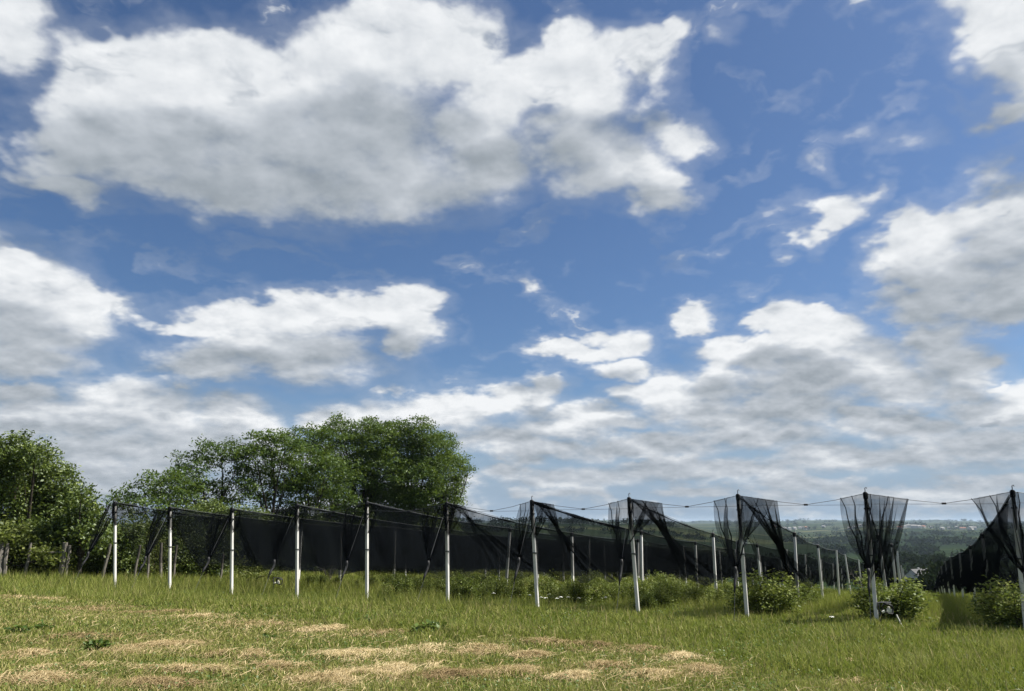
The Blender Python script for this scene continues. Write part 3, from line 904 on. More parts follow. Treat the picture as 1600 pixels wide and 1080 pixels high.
    for x0 in (-lw, -lw * 0.55, rw * 0.12, rw * 0.5):
        top = t + (ld * (-x0) if x0 < 0 else rd * x0)
        pp = [top.lerp(tie, k / 8) + Vector((0, 0, -0.10 * math.sin(math.pi * k / 8))) - b + LAT * 0.03 * math.sin(k * 2 + x0) for k in range(9)]
        q.tube(pp, [0.010 + 0.018 * k / 8 for k in range(9)], 6)
    q.tube([t - b + Vector((0, 0, 0.03)) + OUTW * 0.05, t.lerp(b, 0.12) - b + OUTW * 0.11, t.lerp(b, 0.28) - b + OUTW * 0.10], [0.045, 0.045, 0.012], 8)
    q.build('gathered_fold', MAT['netroll'], root, smooth=True)
    q = MB()
    q.tube([tie - b + Vector((0, 0, 0.10)), tie - b, tie - b + Vector((0, 0, -0.12)), tie.lerp(anc, 0.25) - b, tie.lerp(anc, 0.42) - b], [0.035, 0.05, 0.032, 0.045, 0.012], 7)
    q.build('tied_end', MAT['black'], root, smooth=True)

# ================================================================== berry bushes along the rows
def bush_proto(k):
    r = np.random.default_rng(500 + k)
    hgt = [1.22, 1.12, 1.30, 1.02, 1.18][k]
    C, T = [], []
    st = MB()
    nst = 13
    for s in range(nst):
        a = 2 * math.pi * s / nst + r.uniform(-0.3, 0.3)
        sp = r.uniform(0.15, 0.72)
        top = np.array([math.cos(a) * sp * 0.95, math.sin(a) * sp * 0.95, hgt * (r.uniform(0.58, 1.02) if s % 4 else r.uniform(1.0, 1.32)) * (1 - 0.25 * sp)])
        low = np.array([math.cos(a) * 0.07, math.sin(a) * 0.07, -0.1])
        st.tube([low, low * 0.4 + top * 0.6 * np.array([0.7, 0.7, 1]), top], [0.013, 0.010, 0.004], 4, cap=False)
        for j in range(17):
            f = r.uniform(0.12, 1.03)
            c = low + (top - low) * f + r.normal(size=3) * np.array([0.15, 0.15, 0.09])
            n = r.integers(20, 32)
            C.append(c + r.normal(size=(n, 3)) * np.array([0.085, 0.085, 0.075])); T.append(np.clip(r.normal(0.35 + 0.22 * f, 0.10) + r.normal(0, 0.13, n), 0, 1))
    C = np.concatenate(C); T = np.concatenate(T)
    C[:, 2] = np.maximum(C[:, 2], 0.03)
    return C, T, st
BP = []
for k in range(5):
    global_rng = rng
    C, T, st = bush_proto(k)
    rng = np.random.default_rng(900 + k)
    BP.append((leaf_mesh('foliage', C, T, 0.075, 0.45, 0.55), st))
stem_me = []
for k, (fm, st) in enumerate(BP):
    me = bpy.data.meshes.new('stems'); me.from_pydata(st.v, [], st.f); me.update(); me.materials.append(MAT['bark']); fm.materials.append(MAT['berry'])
    stem_me.append(me)
r3 = np.random.default_rng(77)
protos = {}
# how far each row's bushes can be seen, and where the first one stands
NB = [2, 3, 4, 6, 10, 14, 14, 13, 11, 8, 7]
S0 = [9.0, 8.0, 7.5, 6.0, 0.9, 1.1, 1.7, 1.2, 1.7, 1.2, 1.0]
for i, (b, t, pts, feet, anc, total) in enumerate(rows):
    for k in range(NB[i]):
        s = S0[i] + k * 1.28 + r3.uniform(-0.15, 0.15)
        x, y = b.x + RX * s + RY * r3.uniform(-0.18, 0.18), b.y + RY * s - RX * r3.uniform(-0.18, 0.18)
        if k == 0 and i in (8, 9): x += RY * 0.35; y -= RX * 0.35
        v = int(r3.integers(0, 5))
        lab = f'{ORD[k]} leafy berry bush back behind the {PLACE[i]}'
        if v not in protos:
            root = thing('berry_bush', (0, 0, 0), lab, 'bush')
            link('foliage', BP[v][0], None, root); link('stems', stem_me[v], None, root)
            protos[v] = root
        else:
            root = copy_tree(protos[v])
        root.location = (x, y, gz(x, y) - 0.02)
        root.rotation_euler = (0, 0, r3.uniform(0, 6.28))
        sc_ = r3.uniform(0.52, 0.84)
        if k == 0 and i >= 8: sc_ = 1.02
        if i in (0, 1, 2, 3): sc_ *= 0.8
        wd_ = 1.5 if (k == 0 and i >= 8) else 1.08
        root.scale = (sc_ * wd_ * r3.uniform(0.92, 1.1), sc_ * wd_ * r3.uniform(0.92, 1.1), sc_)
        tag(root, lab, 'bush', 'berry bushes along the rows')

# ================================================================== meadow
def blades(name, n, X, Y, hgt, wid, lean, tint, two=True):
    """grass blades standing on the land; two segments each so they bend"""
    Z = ground(X, Y)
    a = rng.uniform(0, 2 * math.pi, n)
    fx, fy = np.cos(a), np.sin(a)               # across the blade
    b = rng.uniform(0, 2 * math.pi, n)
    lx, ly = np.cos(b) * lean * hgt, np.sin(b) * lean * hgt
    B = np.stack([X, Y, Z - 0.02], -1)
    F = np.stack([fx, fy, np.zeros(n)], -1) * (wid / 2)[:, None]
    top = B + np.stack([lx, ly, hgt * np.sqrt(np.maximum(1 - 0.6 * lean ** 2, 0.08))], -1)
    if two:
        mid = B + np.stack([lx * 0.32, ly * 0.32, hgt * 0.58], -1)
        V = np.stack([B - F, B + F, mid + F * 0.8, mid - F * 0.8, top], 1).reshape(-1, 3)
        k = np.arange(n) * 5
        idx_ = np.stack([k, k + 1, k + 2, k + 3, k + 3, k + 2, k + 4], -1).ravel()
        s = np.arange(n) * 7
        starts = np.stack([s, s + 4], -1).ravel()
        tt = np.repeat(tint, 2)
    else:
        V = np.stack([B - F, B + F, top], 1).reshape(-1, 3)
        idx_ = np.arange(n * 3); starts = np.arange(n) * 3; tt = tint
    return np_mesh(name, V, idx_, starts, tt)

rng = np.random.default_rng(4242)
# edge of the mown strip as it shows in the photograph: mown this side, standing grass beyond
EDGE = ([-400, 0, 150, 300, 480, 560, 700, 900, 1050, 1150, 1300, 1600, 2000], [925, 932, 940, 958, 972, 985, 990, 1004, 1012, 1034, 1062, 1096, 1120])
def proj_np(X, Y, Z):
    y, z = Y, Z - EYE.z
    f = y * CP + z * SP
    return CX + FPX * X / f, CY - FPX * (-y * SP + z * CP) / f
def vnoise(X, Y, s, seed):
    r = np.random.default_rng(seed)
    tot = np.zeros_like(X)
    for k in range(7):
        th = r.uniform(0, 6.28); f = s * (1.0 + 0.55 * k); ph = r.uniform(0, 6.28, 2)
        tot += np.sin((X * math.cos(th) + Y * math.sin(th)) * f + ph[0] + 1.2 * np.sin((X * math.sin(th) - Y * math.cos(th)) * f * 0.7 + ph[1])) / (1 + 0.5 * k)
    return tot / 2.6
def scatter(n, y0, y1, power, margin=2.0):
    """points over the wedge in front of the camera, thinning with distance"""
    q = rng.uniform(0, 1, n)
    e = 2 - power
    Y = (y0 ** e + q * (y1 ** e - y0 ** e)) ** (1 / e)
    X = rng.uniform(-1, 1, n) * (0.70 * Y + margin)
    return X, Y
# three sweeps: close, middle, orchard floor
def mown_amount(X, Y):
    px, py = proj_np(X, Y, ground(X, Y))
    e = np.interp(px, *EDGE)
    return sstep(py + 11 * vnoise(X, Y, 1.4, 3), e - 9, e + 9)
n = 480000
X, Y = scatter(n, 5.0, 27.0, 1.30)
u_ = X * NX + (Y - 25.6) * NY
mown = mown_amount(X, Y)
pn = vnoise(X, Y, 0.9, 8); pn2 = vnoise(X, Y, 3.0, 9)
# bare, worn and straw-covered spots leave fewer blades in the mown strip
keep = rng.uniform(0, 1, n) < np.where(mown > 0.5, 0.86 + 0.25 * pn, 1.0)
X, Y, mown, pn, pn2 = X[keep], Y[keep], mown[keep], pn[keep], pn2[keep]
n = len(X)
hgt = (0.10 + 0.05 * pn2) * mown + (0.20 + 0.07 * pn + 0.05 * pn2) * (1 - mown)
hgt = np.clip(hgt, 0.04, 1) * rng.uniform(0.5, 1.3, n)
wid = np.maximum(0.0065, 0.0010 * Y) * rng.uniform(0.7, 1.4, n)
lean = rng.uniform(0.15, 0.95, n)
tint = 0.38 + 0.17 * pn2 + 0.16 * pn + 0.10 * mown + rng.normal(0, 0.19, n)
dry = rng.uniform(0, 1, n) < (0.07 + 0.36 * mown)
tint = np.where(dry, rng.uniform(0.70, 1.0, n), np.clip(tint, 0, 0.74))
seed_ = rng.uniform(0, 1, n) < 0.035 * (1 - mown)
hgt = np.where(seed_, hgt * 1.45, hgt); lean = np.where(seed_, 0.25, lean)
tint = np.where(seed_, rng.uniform(0.76, 0.95, n), tint)
o = link('grass', blades('grass', n, X, Y, hgt, wid, lean, tint), MAT['grass'])
tag(o, 'sunlit meadow grass, short in front and standing taller before the posts', 'grass', kind='stuff')

n = 210000
X, Y = scatter(n, 23.0, 92.0, 1.55, 3.0)
u_ = X * NX + (Y - 25.6) * NY
keep = (u_ > -6) & (u_ < 76)
X, Y = X[keep], Y[keep]; n = len(X)
pn = vnoise(X, Y, 0.5, 18); pn2 = vnoise(X, Y, 2.2, 19)
hgt = np.clip(0.42 + 0.17 * pn + 0.10 * pn2, 0.1, 0.9) * rng.uniform(0.5, 1.35, n)
wid = np.maximum(0.010, 0.00070 * Y) * rng.uniform(0.7, 1.4, n)
tint = 0.50 + 0.14 * pn2 + 0.12 * pn + rng.normal(0, 0.12, n)
tint = np.where(rng.uniform(0, 1, n) < 0.10, rng.uniform(0.76, 0.95, n), np.clip(tint, 0, 0.76))
o = link('grass', blades('grass', n, X, Y, hgt, wid, rng.uniform(0.1, 0.8, n), tint, two=False), MAT['grass'])
tag(o, 'long grass and weeds between the berry rows under the nets', 'grass', kind='stuff')

# clover and low broad leaves between the blades
n = 190000
X, Y = scatter(n, 5.0, 30.0, 1.35)
m_ = mown_amount(X, Y); pn = vnoise(X, Y, 1.1, 31)
keep = rng.uniform(0, 1, n) < np.clip(0.35 + 0.7 * pn, 0, 1)
X, Y, m_, pn = X[keep], Y[keep], m_[keep], pn[keep]
C = np.stack([X, Y, ground(X, Y) + rng.uniform(0.02, 1.0, len(X)) * (0.09 * m_ + (0.17 + 0.05 * pn) * (1 - m_))], -1)
o = link('clover', leaf_mesh('clover', C, np.clip(rng.normal(0.55, 0.25, len(X)), 0, 1), np.maximum(0.036, 0.0019 * Y), 0.9, 0.7), MAT['weed'])
tag(o, 'low clover and broad leaves among the mown grass', 'ground cover', kind='stuff')

# mown hay: swaths and tufts of dry stems lying where the photograph shows them (x, y, rx, ry, stems, direction)
HAY = [
 (150, 954, 55, 9, 1500, .1), (250, 960, 60, 8, 1500, .1), (40, 1026, 46, 11, 2400, .2), (30, 1066, 62, 13, 3200, .1), (140, 1000, 80, 10, 1800, .2),
 (250, 1012, 52, 14, 2300, .6), (215, 1022, 60, 8, 1800, .5), (375, 1025, 56, 8, 2400, .15), (300, 1052, 90, 9, 2600, .35), (230, 1072, 70, 8, 2000, .4), (395, 978, 60, 8, 1500, .0),
 (505, 985, 44, 7, 1200, .1), (310, 966, 44, 7, 1100, .1), (90, 938, 60, 6, 1100, 0), (10, 935, 40, 6, 900, 0), (560, 1028, 58, 13, 3400, .1), (545, 1062, 62, 16, 4800, .15), (600, 992, 46, 6, 1500, .05),
 (560, 993, 40, 6, 1200, .1), (742, 1018, 44, 9, 2300, .0), (700, 1060, 56, 14, 3400, .3), (800, 1054, 56, 11, 3400, .0), (832, 1026, 34, 6, 1300, .0), (922, 1012, 46, 9, 2000, .0),
 (1000, 1018, 40, 8, 1700, .1), (1012, 1060, 60, 14, 3400, .1), (1065, 1030, 42, 8, 1500, .1), (1090, 1050, 50, 12, 1500, .0), (900, 1062, 50, 10, 2000, .2), (640, 1048, 50, 12, 1800, .4),
 (850, 1006, 50, 6, 1000, 0), (1330, 1040, 26, 5, 420, 0), (1350, 1072, 40, 6, 420, 0), (480, 1072, 40, 8, 1300, .4), (420, 1046, 60, 10, 1400, .3), (120, 1048, 60, 10, 1500, .2), (1140, 1020, 40, 7, 500, 0), (940, 1045, 60, 9, 1700, .1), (680, 1015, 40, 6, 900, .1),
]
Hc, Ht = [], []
def hay_stems(cx, cy, rx, ry, cnt, ang_, pile=0.07):
    cnt = int(cnt * (1.75 if cx < 760 else 1.35)); rx = rx * (1.2 if cx < 760 else 1)
    c = on_ground(cx, cy)
    sx = rx * c.y / 1187.0
    sy = max(0.25, ry * c.y ** 2 / (1221 * 2.1))
    d1 = rng.normal(0, 0.45, cnt); d2 = rng.normal(0, 0.45, cnt)
    x = c.x + d1 * sx + d2 * sx * 0.3; y = c.y + d2 * sy
    ok_ = rng.uniform(0, 1, cnt) < np.clip(0.45 + 1.2 * vnoise(x * 1.6, y, 3.1, 71), 0.02, 1)
    x, y, d1, d2 = x[ok_], y[ok_], d1[ok_], d2[ok_]; cnt = len(x)
    hump = np.exp(-(d1 ** 2 + d2 ** 2) * 1.6)
    z = ground(x, y) + rng.uniform(0.0, 1.0, cnt) * pile * hump + 0.01
    L = rng.uniform(0.08, 0.30, cnt)
    th = ang_ + rng.normal(0, 0.95, cnt) + rng.integers(0, 2, cnt) * math.pi
    pit = rng.normal(0.05, 0.32, cnt)
    ax = np.stack([np.cos(th) * np.cos(pit), np.sin(th) * np.cos(pit), np.abs(np.sin(pit))], -1)
    P = np.stack([x, y, z], -1)
    w = np.maximum(0.0042, 0.00050 * y) * rng.uniform(0.7, 1.5, cnt)
    sdv = np.stack([-np.sin(th), np.cos(th), np.zeros(cnt)], -1) * (w / 2)[:, None]
    bow = np.stack([np.zeros(cnt), np.zeros(cnt), rng.uniform(0, 0.05, cnt)], -1)
    bow[:, :2] += sdv[:, :2] / w[:, None] * rng.normal(0, 0.06, cnt)[:, None]
    a = P - ax * (L / 2)[:, None]; e = P + ax * (L / 2)[:, None]; m2 = P + bow
    up = np.array([0, 0, 1.0]) * (w / 2)[:, None] * 0.7
    V = np.stack([a - sdv, a + sdv + up, m2 + sdv + up, m2 - sdv, e], 1).reshape(-1, 3)
    tone = rng.normal(0.42, 0.18)
    return V, np.clip(rng.normal(tone, 0.22, cnt), 0, 1)
for h_ in HAY:
    V, t_ = hay_stems(*h_)
    Hc.append(V); Ht.append(t_)
# loose stems strewn over the whole mown strip
n = 15000
X, Y = scatter(n, 5.0, 19.0, 1.3)
m_ = mown_amount(X, Y) * np.clip(0.55 + 0.8 * vnoise(X, Y, 0.8, 44), 0, 1)
keep = rng.uniform(0, 1, n) < m_
X, Y = X[keep], Y[keep]; n = len(X)
th = rng.uniform(0, 6.28, n); L = rng.uniform(0.08, 0.26, n); w = np.maximum(0.0035, 0.00042 * Y) * rng.uniform(0.7, 1.5, n)
P = np.stack([X, Y, ground(X, Y) + rng.uniform(0.02, 0.11, n)], -1)
ax = np.stack([np.cos(th), np.sin(th), rng.uniform(0, 0.35, n)], -1) * (L / 2)[:, None]
sdv = np.stack([-np.sin(th), np.cos(th), np.full(n, 0.5)], -1) * (w / 2)[:, None]
bow = np.stack([rng.normal(0, 0.02, n), rng.normal(0, 0.02, n), rng.uniform(0, 0.04, n)], -1)
Hc.append(np.stack([P - ax - sdv, P - ax + sdv, P + bow + sdv, P + bow - sdv, P + ax], 1).reshape(-1, 3)); Ht.append(np.clip(rng.normal(0.55, 0.25, n), 0, 1))
V = np.concatenate(Hc); T = np.concatenate(Ht); n = len(T)
k = np.arange(n) * 5
idx_ = np.stack([k, k + 1, k + 2, k + 3, k + 3, k + 2, k + 4], -1).ravel()
s = np.arange(n) * 7
o = link('hay', np_mesh('hay', V, idx_, np.stack([s, s + 4], -1).ravel(), np.repeat(T, 2)), MAT['straw'])
tag(o, 'dry mown hay lying in tan swaths over the front of the meadow', 'hay', kind='stuff')

# dark broad-leaved weeds
def weed(px, py, size, nleaf, label):
    c = on_ground(px, py)
    root = thing('weed_plant', c, label, 'weed', 'broad leaved weeds in the meadow')
    q = MB()
    Cs, Ts = [], []
    for j in range(nleaf):
        a = rng.uniform(0, 6.28); r_ = size * rng.uniform(0.1, 1.0)
        tip = Vector((math.cos(a) * r_, math.sin(a) * r_ * 0.8, size * rng.uniform(0.25, 0.75) * (1.15 - 0.5 * r_ / size)))
        q.tube([Vector((0, 0, -0.03)), tip * 0.5 + Vector((0, 0, size * 0.12)), tip], [0.006, 0.005, 0.003], 4, cap=False)
        Cs.append(tip)
    for j in range(nleaf * 3):
        a = rng.uniform(0, 6.28); r_ = size * math.sqrt(rng.uniform(0, 1))
        Cs.append(Vector((math.cos(a) * r_, math.sin(a) * r_ * 0.8, size * rng.uniform(0.1, 0.7) * (1.15 - 0.5 * r_ / size))))
    q.build('stems', MAT['weed'], root)
    Cn = np.array([tuple(p) for p in Cs])
    link('leaves', leaf_mesh('leaves', Cn, np.clip(rng.normal(0.3, 0.2, len(Cn)), 0, 1), size * 0.42, 0.8, 0.62), MAT['weed'], root)
weed(28, 990, 0.24, 16, 'dark broad leaved weed near the left edge of the mown strip')
weed(66, 984, 0.22, 14, 'dark broad leaved weed just right of the one by the left edge')
weed(150, 1016, 0.24, 20, 'bushy green weed between two hay swaths, lowest of the left weeds')
weed(140, 1002, 0.16, 10, 'small weed directly behind the bushy green one')
weed(672, 990, 0.36, 34, 'rounded dark weed at the edge of the standing grass in the middle')
weed(575, 978, 0.30, 16, 'pale green tuft of weed left of the rounded dark weed')
weed(420, 1000, 0.20, 10, 'tiny dark weed in the mown strip below the fourth white post')
weed(1575, 990, 0.45, 26, 'low leafy weed in front of the rightmost bush')

# white umbel flowers by the seventh post
FL = [(845, 939), (852, 945), (857, 931), (862, 936), (869, 944), (875, 941), (880, 933), (887, 936), (894, 931), (898, 929), (945, 936), (903, 940), (826, 936), (770, 930), (1300, 975), (1342, 955), (1405, 955)]
for j, (px, py) in enumerate(FL):
    foot = on_ground(px, py + 17)
    root = thing('white_flower', foot, 'white umbel flower standing in the long grass around the seventh white post' if j < 12 else ['white umbel flower alone left of the seventh white post', 'white umbel flower below the sixth white post, apart from the others', 'white flower in the grass left of the wire bundle post', 'white flower at the foot of the bush left of the wire bundle post', 'white flower right of the wire bundle post'][j - 12], 'flower', 'white flowers in the grass')
    h = 0.44 + 0.04 * math.sin(j * 1.7)
    q = MB()
    q.tube([Vector((0, 0, -0.03)), Vector((0.02, 0.01, h * 0.6)), Vector((0.03, 0, h))], [0.007, 0.005, 0.004], 5)
    for k in range(7):
        a = k * 0.9
        q.tube([Vector((0.03, 0, h - 0.06)), Vector((0.03 + 0.05 * math.cos(a), 0.05 * math.sin(a), h))], 0.003, 4)
    q.build('stem', MAT['weed'], root)
    Cn = np.array([[0.03 + 0.062 * math.sqrt(t) * math.cos(2.4 * i2), 0.062 * math.sqrt(t) * math.sin(2.4 * i2), h + 0.012 - 0.02 * t] for i2, t in enumerate(np.linspace(0, 1, 40))])
    link('flower_head', leaf_mesh('flower_head', Cn, np.full(40, 0.5), 0.024, 2.5, 0.9), MAT['petal'], root)

# valve and wire bundle at the foot of a post
def wire_bundle(px, py, Y, s, label, stake=True):
    c = base_at(px, Y)
    root = thing('irrigation_valve', c, label, 'valve', 'irrigation valves at the posts')
    top = at(px, py, Y).z - c.z
    q = MB()
    q.tube([Vector((-0.36 * s, 0, top)), Vector((-0.2 * s, 0, top + 0.01)), Vector((0.30 * s, 0.02, top))], 0.032 * s, 8)
    q.tube([Vector((-0.30 * s, 0, top)), Vector((-0.31 * s, 0, -0.2))], 0.024 * s, 7)
    q.build('pipe_frame', MAT['wire'], root)
    q = MB()
    hose = []
    for k in range(40):
        a = k * 0.42
        hose.append(Vector((0.12 * s + 0.27 * s * math.cos(a) * (1 - 0.004 * k), 0.05 * math.sin(k * 0.9) + 0.03, top - 0.28 * s + 0.24 * s * math.sin(a) + 0.03 * math.sin(k * 1.3))))
    q.tube(hose, 0.026 * s, 6)
    q.tube([Vector((-0.34 * s, 0.03, top)), Vector((-0.40 * s, 0.02, top - 0.25 * s)), Vector((-0.26 * s, 0, top - 0.50 * s)), Vector((-0.05 * s, 0, top - 0.42 * s))], 0.030 * s, 6)
    q.build('hose', MAT['black'], root, smooth=True)
    q = MB()
    q.box((0.10 * s, -0.06, top - 0.34 * s), (0.19 * s, 0.12 * s, 0.17 * s), Matrix.Rotation(0.2, 3, 'Y'))
    q.tube([Vector((0.10 * s, -0.06, top - 0.25 * s)), Vector((0.09 * s, -0.06, top - 0.17 * s))], 0.055 * s, 8)
    q.tube([Vector((-0.24 * s, -0.05, top - 0.42 * s)), Vector((-0.12 * s, -0.06, top - 0.36 * s))], 0.06 * s, 8)
    me = q.build('valve_body', MAT['white'], root)
    if stake:
        q = MB()
        q.tube([Vector((0.42 * s, -0.06, top - 0.52 * s)), Vector((0.56 * s, -0.20, top - 1.15 * s))], 0.030 * s, 7)
        q.build('stake', MAT['white'], root)
wire_bundle(1374, 942, 20.6, 0.55, 'white valve with black coiled hose at the foot of the second post from the right')
wire_bundle(437, 903, 31.5, 0.5, 'small white valve with black hose in the grass left of the fourth white post', False)

# dead branchy shrub showing pale twigs
def twig_shrub(px, Y, hgt, label, seed):
    r = np.random.default_rng(seed)
    c = base_at(px, Y)
    root = thing('bare_shrub', c, label, 'shrub', 'bare twiggy shrubs')
    q = MB()
    for j in range(9):
        a = r.uniform(0, 6.28)
        p0 = Vector((0, 0, -0.05)); p1 = Vector((math.cos(a) * 0.3, math.sin(a) * 0.3, hgt * 0.5)); p2 = Vector((math.cos(a) * 0.8, math.sin(a) * 0.6, hgt * r.uniform(0.7, 1)))
        q.tube([p0, p1, p2], [0.025, 0.016, 0.006], 5)
        for k in range(5):
            t0 = p1.lerp(p2, r.uniform(0, 0.9))
            q.tube([t0, t0 + Vector(r.normal(size=3)) * 0.25 + Vector((0, 0, 0.2))], [0.010, 0.004], 4)
    q.build('branches', MAT['wood'], root)
twig_shrub(1347, 40, 2.0, 'pale bare twiggy shrub behind the post with the drooping bundle', 3)
twig_shrub(515, 44, 1.3, 'small pale bare shrub in the dark gap left of the fifth post', 4)

# ================================================================== the valley
def crown_proto(k, n, squash):
    r = np.random.default_rng(800 + k)
    C = []
    for j in range(16):
        d = r.normal(size=3); d /= np.linalg.norm(d); d[2] = abs(d[2]) * 1.0 - 0.15
        c = d * np.array([0.34, 0.34, 0.36 * squash]) * r.uniform(0.5, 1.05) + np.array([0, 0, 0.56])
        C.append(c + r.normal(size=(n // 16, 3)) * np.array([0.115, 0.115, 0.09]))
    C = np.concatenate(C); C[:, 2] = np.clip(C[:, 2], 0.04, 1.05)
    return C
rng = np.random.default_rng(99)
CROWN = []
for k in range(5):
    C = crown_proto(k, 1500, [1.0, 1.15, 0.9, 1.25, 1.0][k])
    T = np.clip(rng.normal(0.4, 0.22, len(C)), 0, 1)
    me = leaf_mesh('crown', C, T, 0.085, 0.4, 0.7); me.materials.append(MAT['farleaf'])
    q = MB(); q.tube([(0, 0, -0.05), (0.01, 0, 0.3), (0, 0.01, 0.6)], [0.035, 0.026, 0.01], 6)
    tm = bpy.data.meshes.new('trunk'); tm.from_pydata(q.v, [], q.f); tm.update(); tm.materials.append(MAT['bark'])
    CROWN.append((me, tm))
def valley_tree(px, Y, h, w, label, group, k):
    b = base_at(px, Y) - Vector((0, 0, 0.2 * h)); h *= 1.2
    root = thing('valley_tree', b, label, 'tree', group, rz=k * 1.3)
    link('crown', CROWN[k % 5][0], None, root); link('trunk', CROWN[k % 5][1], None, root)
    root.scale = (w, w, h)
    return root
r4 = np.random.default_rng(21)
NEARV = [(1453, 118, 889), (1467, 124, 884), (1486, 130, 890), (1426, 132, 910), (1460, 140, 882), (1508, 135, 893), (1407, 140, 908)]
for j, (px, Y, top) in enumerate(NEARV):
    b = base_at(px, Y); h = at(px, top, Y).z - b.z
    valley_tree(px, Y, h, h * 0.95, ['bushy dark tree right of the low house down the slope', 'tall dark tree in the middle of the dark group below the orchard', 'dark tree at the foot of the rightmost net row', 'dark low tree in front of the low house', 'dark tree behind the tall one below the orchard', 'dark tree hidden by the posts of the rightmost row', 'dark low tree left of the low house'][j], 'dark trees at the bottom of the orchard slope', j)
WOODV = []
for j in range(18):
    px = 1396 + j * 8.2 + r4.uniform(-4, 4)
    Y = r4.uniform(312, 400); top = r4.uniform(856, 880) - (4 if 1440 < px < 1475 else 0)
    b = base_at(px, Y); h = max(6, at(px, top, Y).z - b.z)
    valley_tree(px, Y, h, h * r4.uniform(0.9, 1.3), f'{ORD[j] if j < 16 else ["last but one", "last"][j - 16]} tree from the left in the wood behind the low house', 'trees of the wood behind the low house', j)
valley_tree(1315, 700, 12.5, 14.0, 'lone round dark tree standing in the far fields', None, 2)

def house(px, Y, w, d_, hw, hr, label, group, rz, wallm, roofm, detail=False):
    b = base_at(px, Y)
    root = thing('house', b, label, 'house', group, rz=rz)
    q = MB()
    x, y = w / 2, d_ / 2
    q.add([(-x, -y, -0.8), (x, -y, -0.8), (x, y, -0.8), (-x, y, -0.8), (-x, -y, hw), (x, -y, hw), (x, y, hw), (-x, y, hw), (-x, 0, hw + hr), (x, 0, hw + hr)],
          [(0, 1, 5, 4), (2, 3, 7, 6), (1, 2, 6, 9, 5), (3, 0, 4, 8, 7)])
    q.build('wall', wallm, root)
    q = MB()
    o_ = 0.35
    for s_ in (-1, 1):
        a, e = Vector((-x - o_, s_ * (y + o_), hw - o_ * hr / y)), Vector((-x - o_, 0, hw + hr + 0.06))
        n_ = Vector((0, 0, 0.14))
        a2, e2 = Vector((x + o_, a.y, a.z)), Vector((x + o_, 0, e.z))
        q.add([a, a2, e2, e, a + n_, a2 + n_, e2 + n_, e + n_], [(0, 1, 2, 3), (4, 5, 6, 7), (0, 1, 5, 4), (3, 2, 6, 7), (0, 3, 7, 4), (1, 2, 6, 5)])
    rf = q.build('roof', roofm, root)
    if detail:
        q = MB(); q.box((x * 0.3, y * 0.3, hw + hr * 0.9), (0.6, 0.6, 1.6)); q.build('chimney', wallm, rf)
        q = MB(); q.box((-x * 1.0 - 0.02, 0.2, 1.5), (0.08, 1.7, 3.4)); q.build('door', MAT['black'], root)
        for yy in (-y * 0.55, y * 0.62):
            q = MB(); q.box((-x - 0.02, yy, 2.2), (0.06, 0.8, 1.1)); q.build('window', MAT['black'], root)
        for xx in (-x * 0.5, 0.0, x * 0.5):
            q = MB(); q.box((xx, -y - 0.02, 2.0), (1.0, 0.06, 1.1)); q.build('window', MAT['black'], root)
m, N = material('plaster'); MAT['plaster'] = m
n_ = N.noise(pos(N), 1.2, 4, 0.5)
principled(N, N.ramp(n_, [(0.3, (0.36, 0.35, 0.33)), (0.7, (0.52, 0.51, 0.48))]), 0.9)
m, N = material('grey_roof'); MAT['greyroof'] = m
n_ = N.noise(pos(N), 3.0, 4, 0.5)
principled(N, N.ramp(n_, [(0.3, (0.07, 0.07, 0.07)), (0.7, (0.12, 0.12, 0.12))]), 0.9)
m, N = material('pale_roof'); MAT['paleroof'] = m
n_ = N.noise(pos(N), 2.0, 4, 0.5)
principled(N, N.ramp(n_, [(0.3, (0.16, 0.15, 0.145)), (0.7, (0.27, 0.26, 0.25))]), 0.9)
m, N = material('tile_roof'); MAT['tileroof'] = m
n_ = N.noise(pos(N), 2.0, 4, 0.5)
principled(N, N.ramp(n_, [(0.3, (0.17, 0.075, 0.05)), (0.7, (0.28, 0.14, 0.09))]), 0.9)
house(1432, 285, 9.0, 7.0, 3.4, 2.8, 'small white gabled house with grey roof down the slope', None, 0.5, MAT['plaster'], MAT['greyroof'], True)
FARH = [(1212, 2500), (1228, 2350), (1236, 2300), (1244, 2420), (1254, 2500), (1262, 2380), (1290, 2700), (1332, 2300), (1340, 2380), (1349, 2500), (1410, 2100), (1417, 2160), (1424, 2200), (1432, 2120), (1440, 2180), (1447, 2300), (1459, 2350), (1476, 2250), (1487, 2300), (1500, 2400), (1509, 2150), (1521, 2050), (1527, 2100), (1560, 2300), (1575, 2400), (1592, 2350)]
for j, (px, Y) in enumerate(FARH):
    w = r4.uniform(9, 15)
    lab = ('white' if j % 4 else 'pale') + ' far house in the village ' + ('left of' if px < 1300 else 'behind' if px < 1400 else 'right of') + ' the drooping net bundle, ' + f'{ORD[(j - (0 if px < 1300 else 7 if px < 1400 else 10)) % 16]} from the left'
    house(px, Y, w, w * 0.7, r4.uniform(4, 7), r4.uniform(2, 3.5), lab, 'far houses on the hillside', r4.uniform(-0.6, 0.6), MAT['plaster'], MAT['tileroof'] if j % 5 == 0 else MAT['paleroof'])

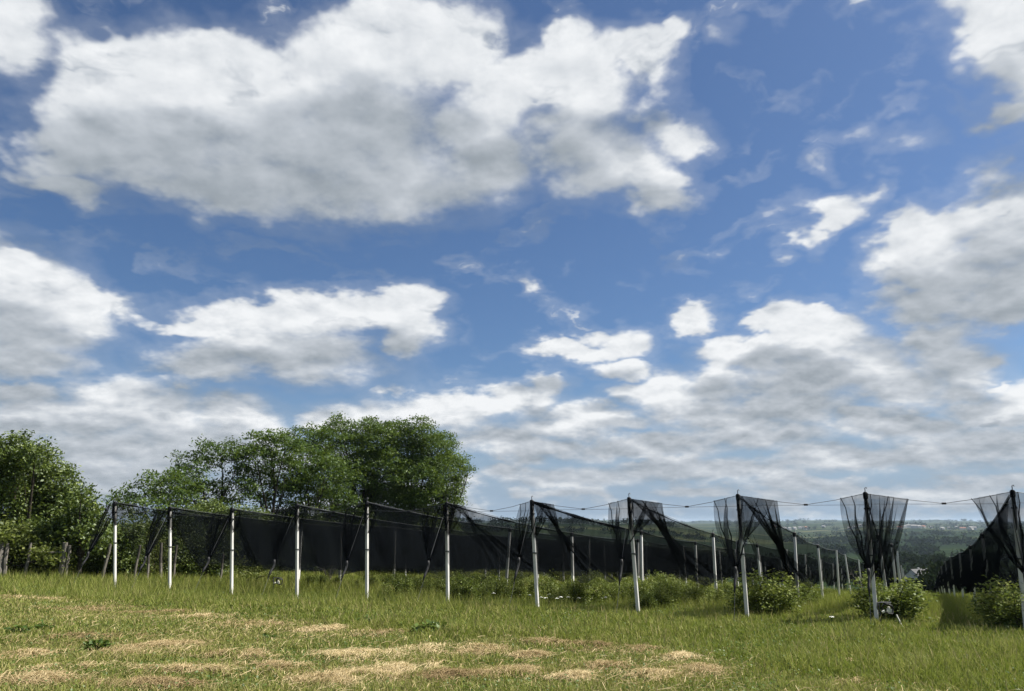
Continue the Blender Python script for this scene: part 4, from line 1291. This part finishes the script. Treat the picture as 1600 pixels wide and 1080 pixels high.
# woods and hedges far off, one mass
rng = np.random.default_rng(123)
pts_ = []
def belt(az0, az1, d0, d1, n, h0=6, h1=12):
    for _ in range(n):
        t_ = rng.uniform(0, 1)
        a = R(az0 + (az1 - az0) * t_); d = d0 + (d1 - d0) * t_ + rng.normal(0, 0.02) * d0
        x, y = d * math.sin(a), d * math.cos(a)
        pts_.append((x, y, gz(x, y), rng.uniform(h0, h1)))
belt(19, 40, 1250, 1100, 110, 7, 14); belt(22, 29, 880, 900, 40); belt(30, 40, 700, 780, 60, 6, 10); belt(20, 36, 1800, 1700, 70, 7, 12); belt(-6, 12, 1400, 1300, 120, 6, 12)
belt(-8, 18, 1150, 1000, 90, 5, 10); belt(12, 24, 520, 560, 60, 5, 9); belt(26, 40, 480, 420, 60, 6, 10); belt(-5, 10, 800, 760, 60, 5, 9); belt(18, 40, 2600, 2500, 80, 7, 12); belt(24, 34, 350, 380, 40, 6, 9)
belt(-10, 42, 5600, 5900, 240, 8, 18); belt(15, 42, 4200, 4000, 90, 8, 16); belt(15, 42, 3300, 3100, 90, 8, 14); belt(8, 30, 360, 400, 50, 5, 8)
Cc, Ss = [], []
for (x, y, z, h) in pts_:
    k = 46
    C = rng.normal(size=(k, 3)) * np.array([0.36, 0.36, 0.22]) * h + np.array([x, y, z + h * 0.5])
    Cc.append(C); Ss.append(np.full(k, h * 0.34))
C = np.concatenate(Cc); S_ = np.concatenate(Ss)
v = leaf_quads(C, S_, 0.6, 0.8)
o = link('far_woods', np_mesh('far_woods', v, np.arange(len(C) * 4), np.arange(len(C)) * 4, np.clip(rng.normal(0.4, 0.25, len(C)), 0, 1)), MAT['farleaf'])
tag(o, 'dark woods and hedges over the far fields and hills', 'woods', kind='stuff')

# ================================================================== air
q = MB()
q.box((0, 0, -25), (19600, 19600, 110))
me = bpy.data.meshes.new('haze'); me.from_pydata(q.v, [], q.f); me.update()
hz = bpy.data.materials.new('haze_air'); hz.use_nodes = True
hz.node_tree.nodes.clear()
N = NT(hz.node_tree); out_ = N.new('ShaderNodeOutputMaterial')
pv = N.new('ShaderNodeVolumePrincipled')
pv.inputs['Color'].default_value = (0.58, 0.73, 0.92, 1)
pv.inputs['Density'].default_value = 0.00007
pv.inputs['Anisotropy'].default_value = 0.2
hz.node_tree.links.new(pv.outputs[0], out_.inputs['Volume'])
o = link('haze', me, hz)
tag(o, 'thin pale blue summer air over fields and hills', 'haze', kind='stuff')
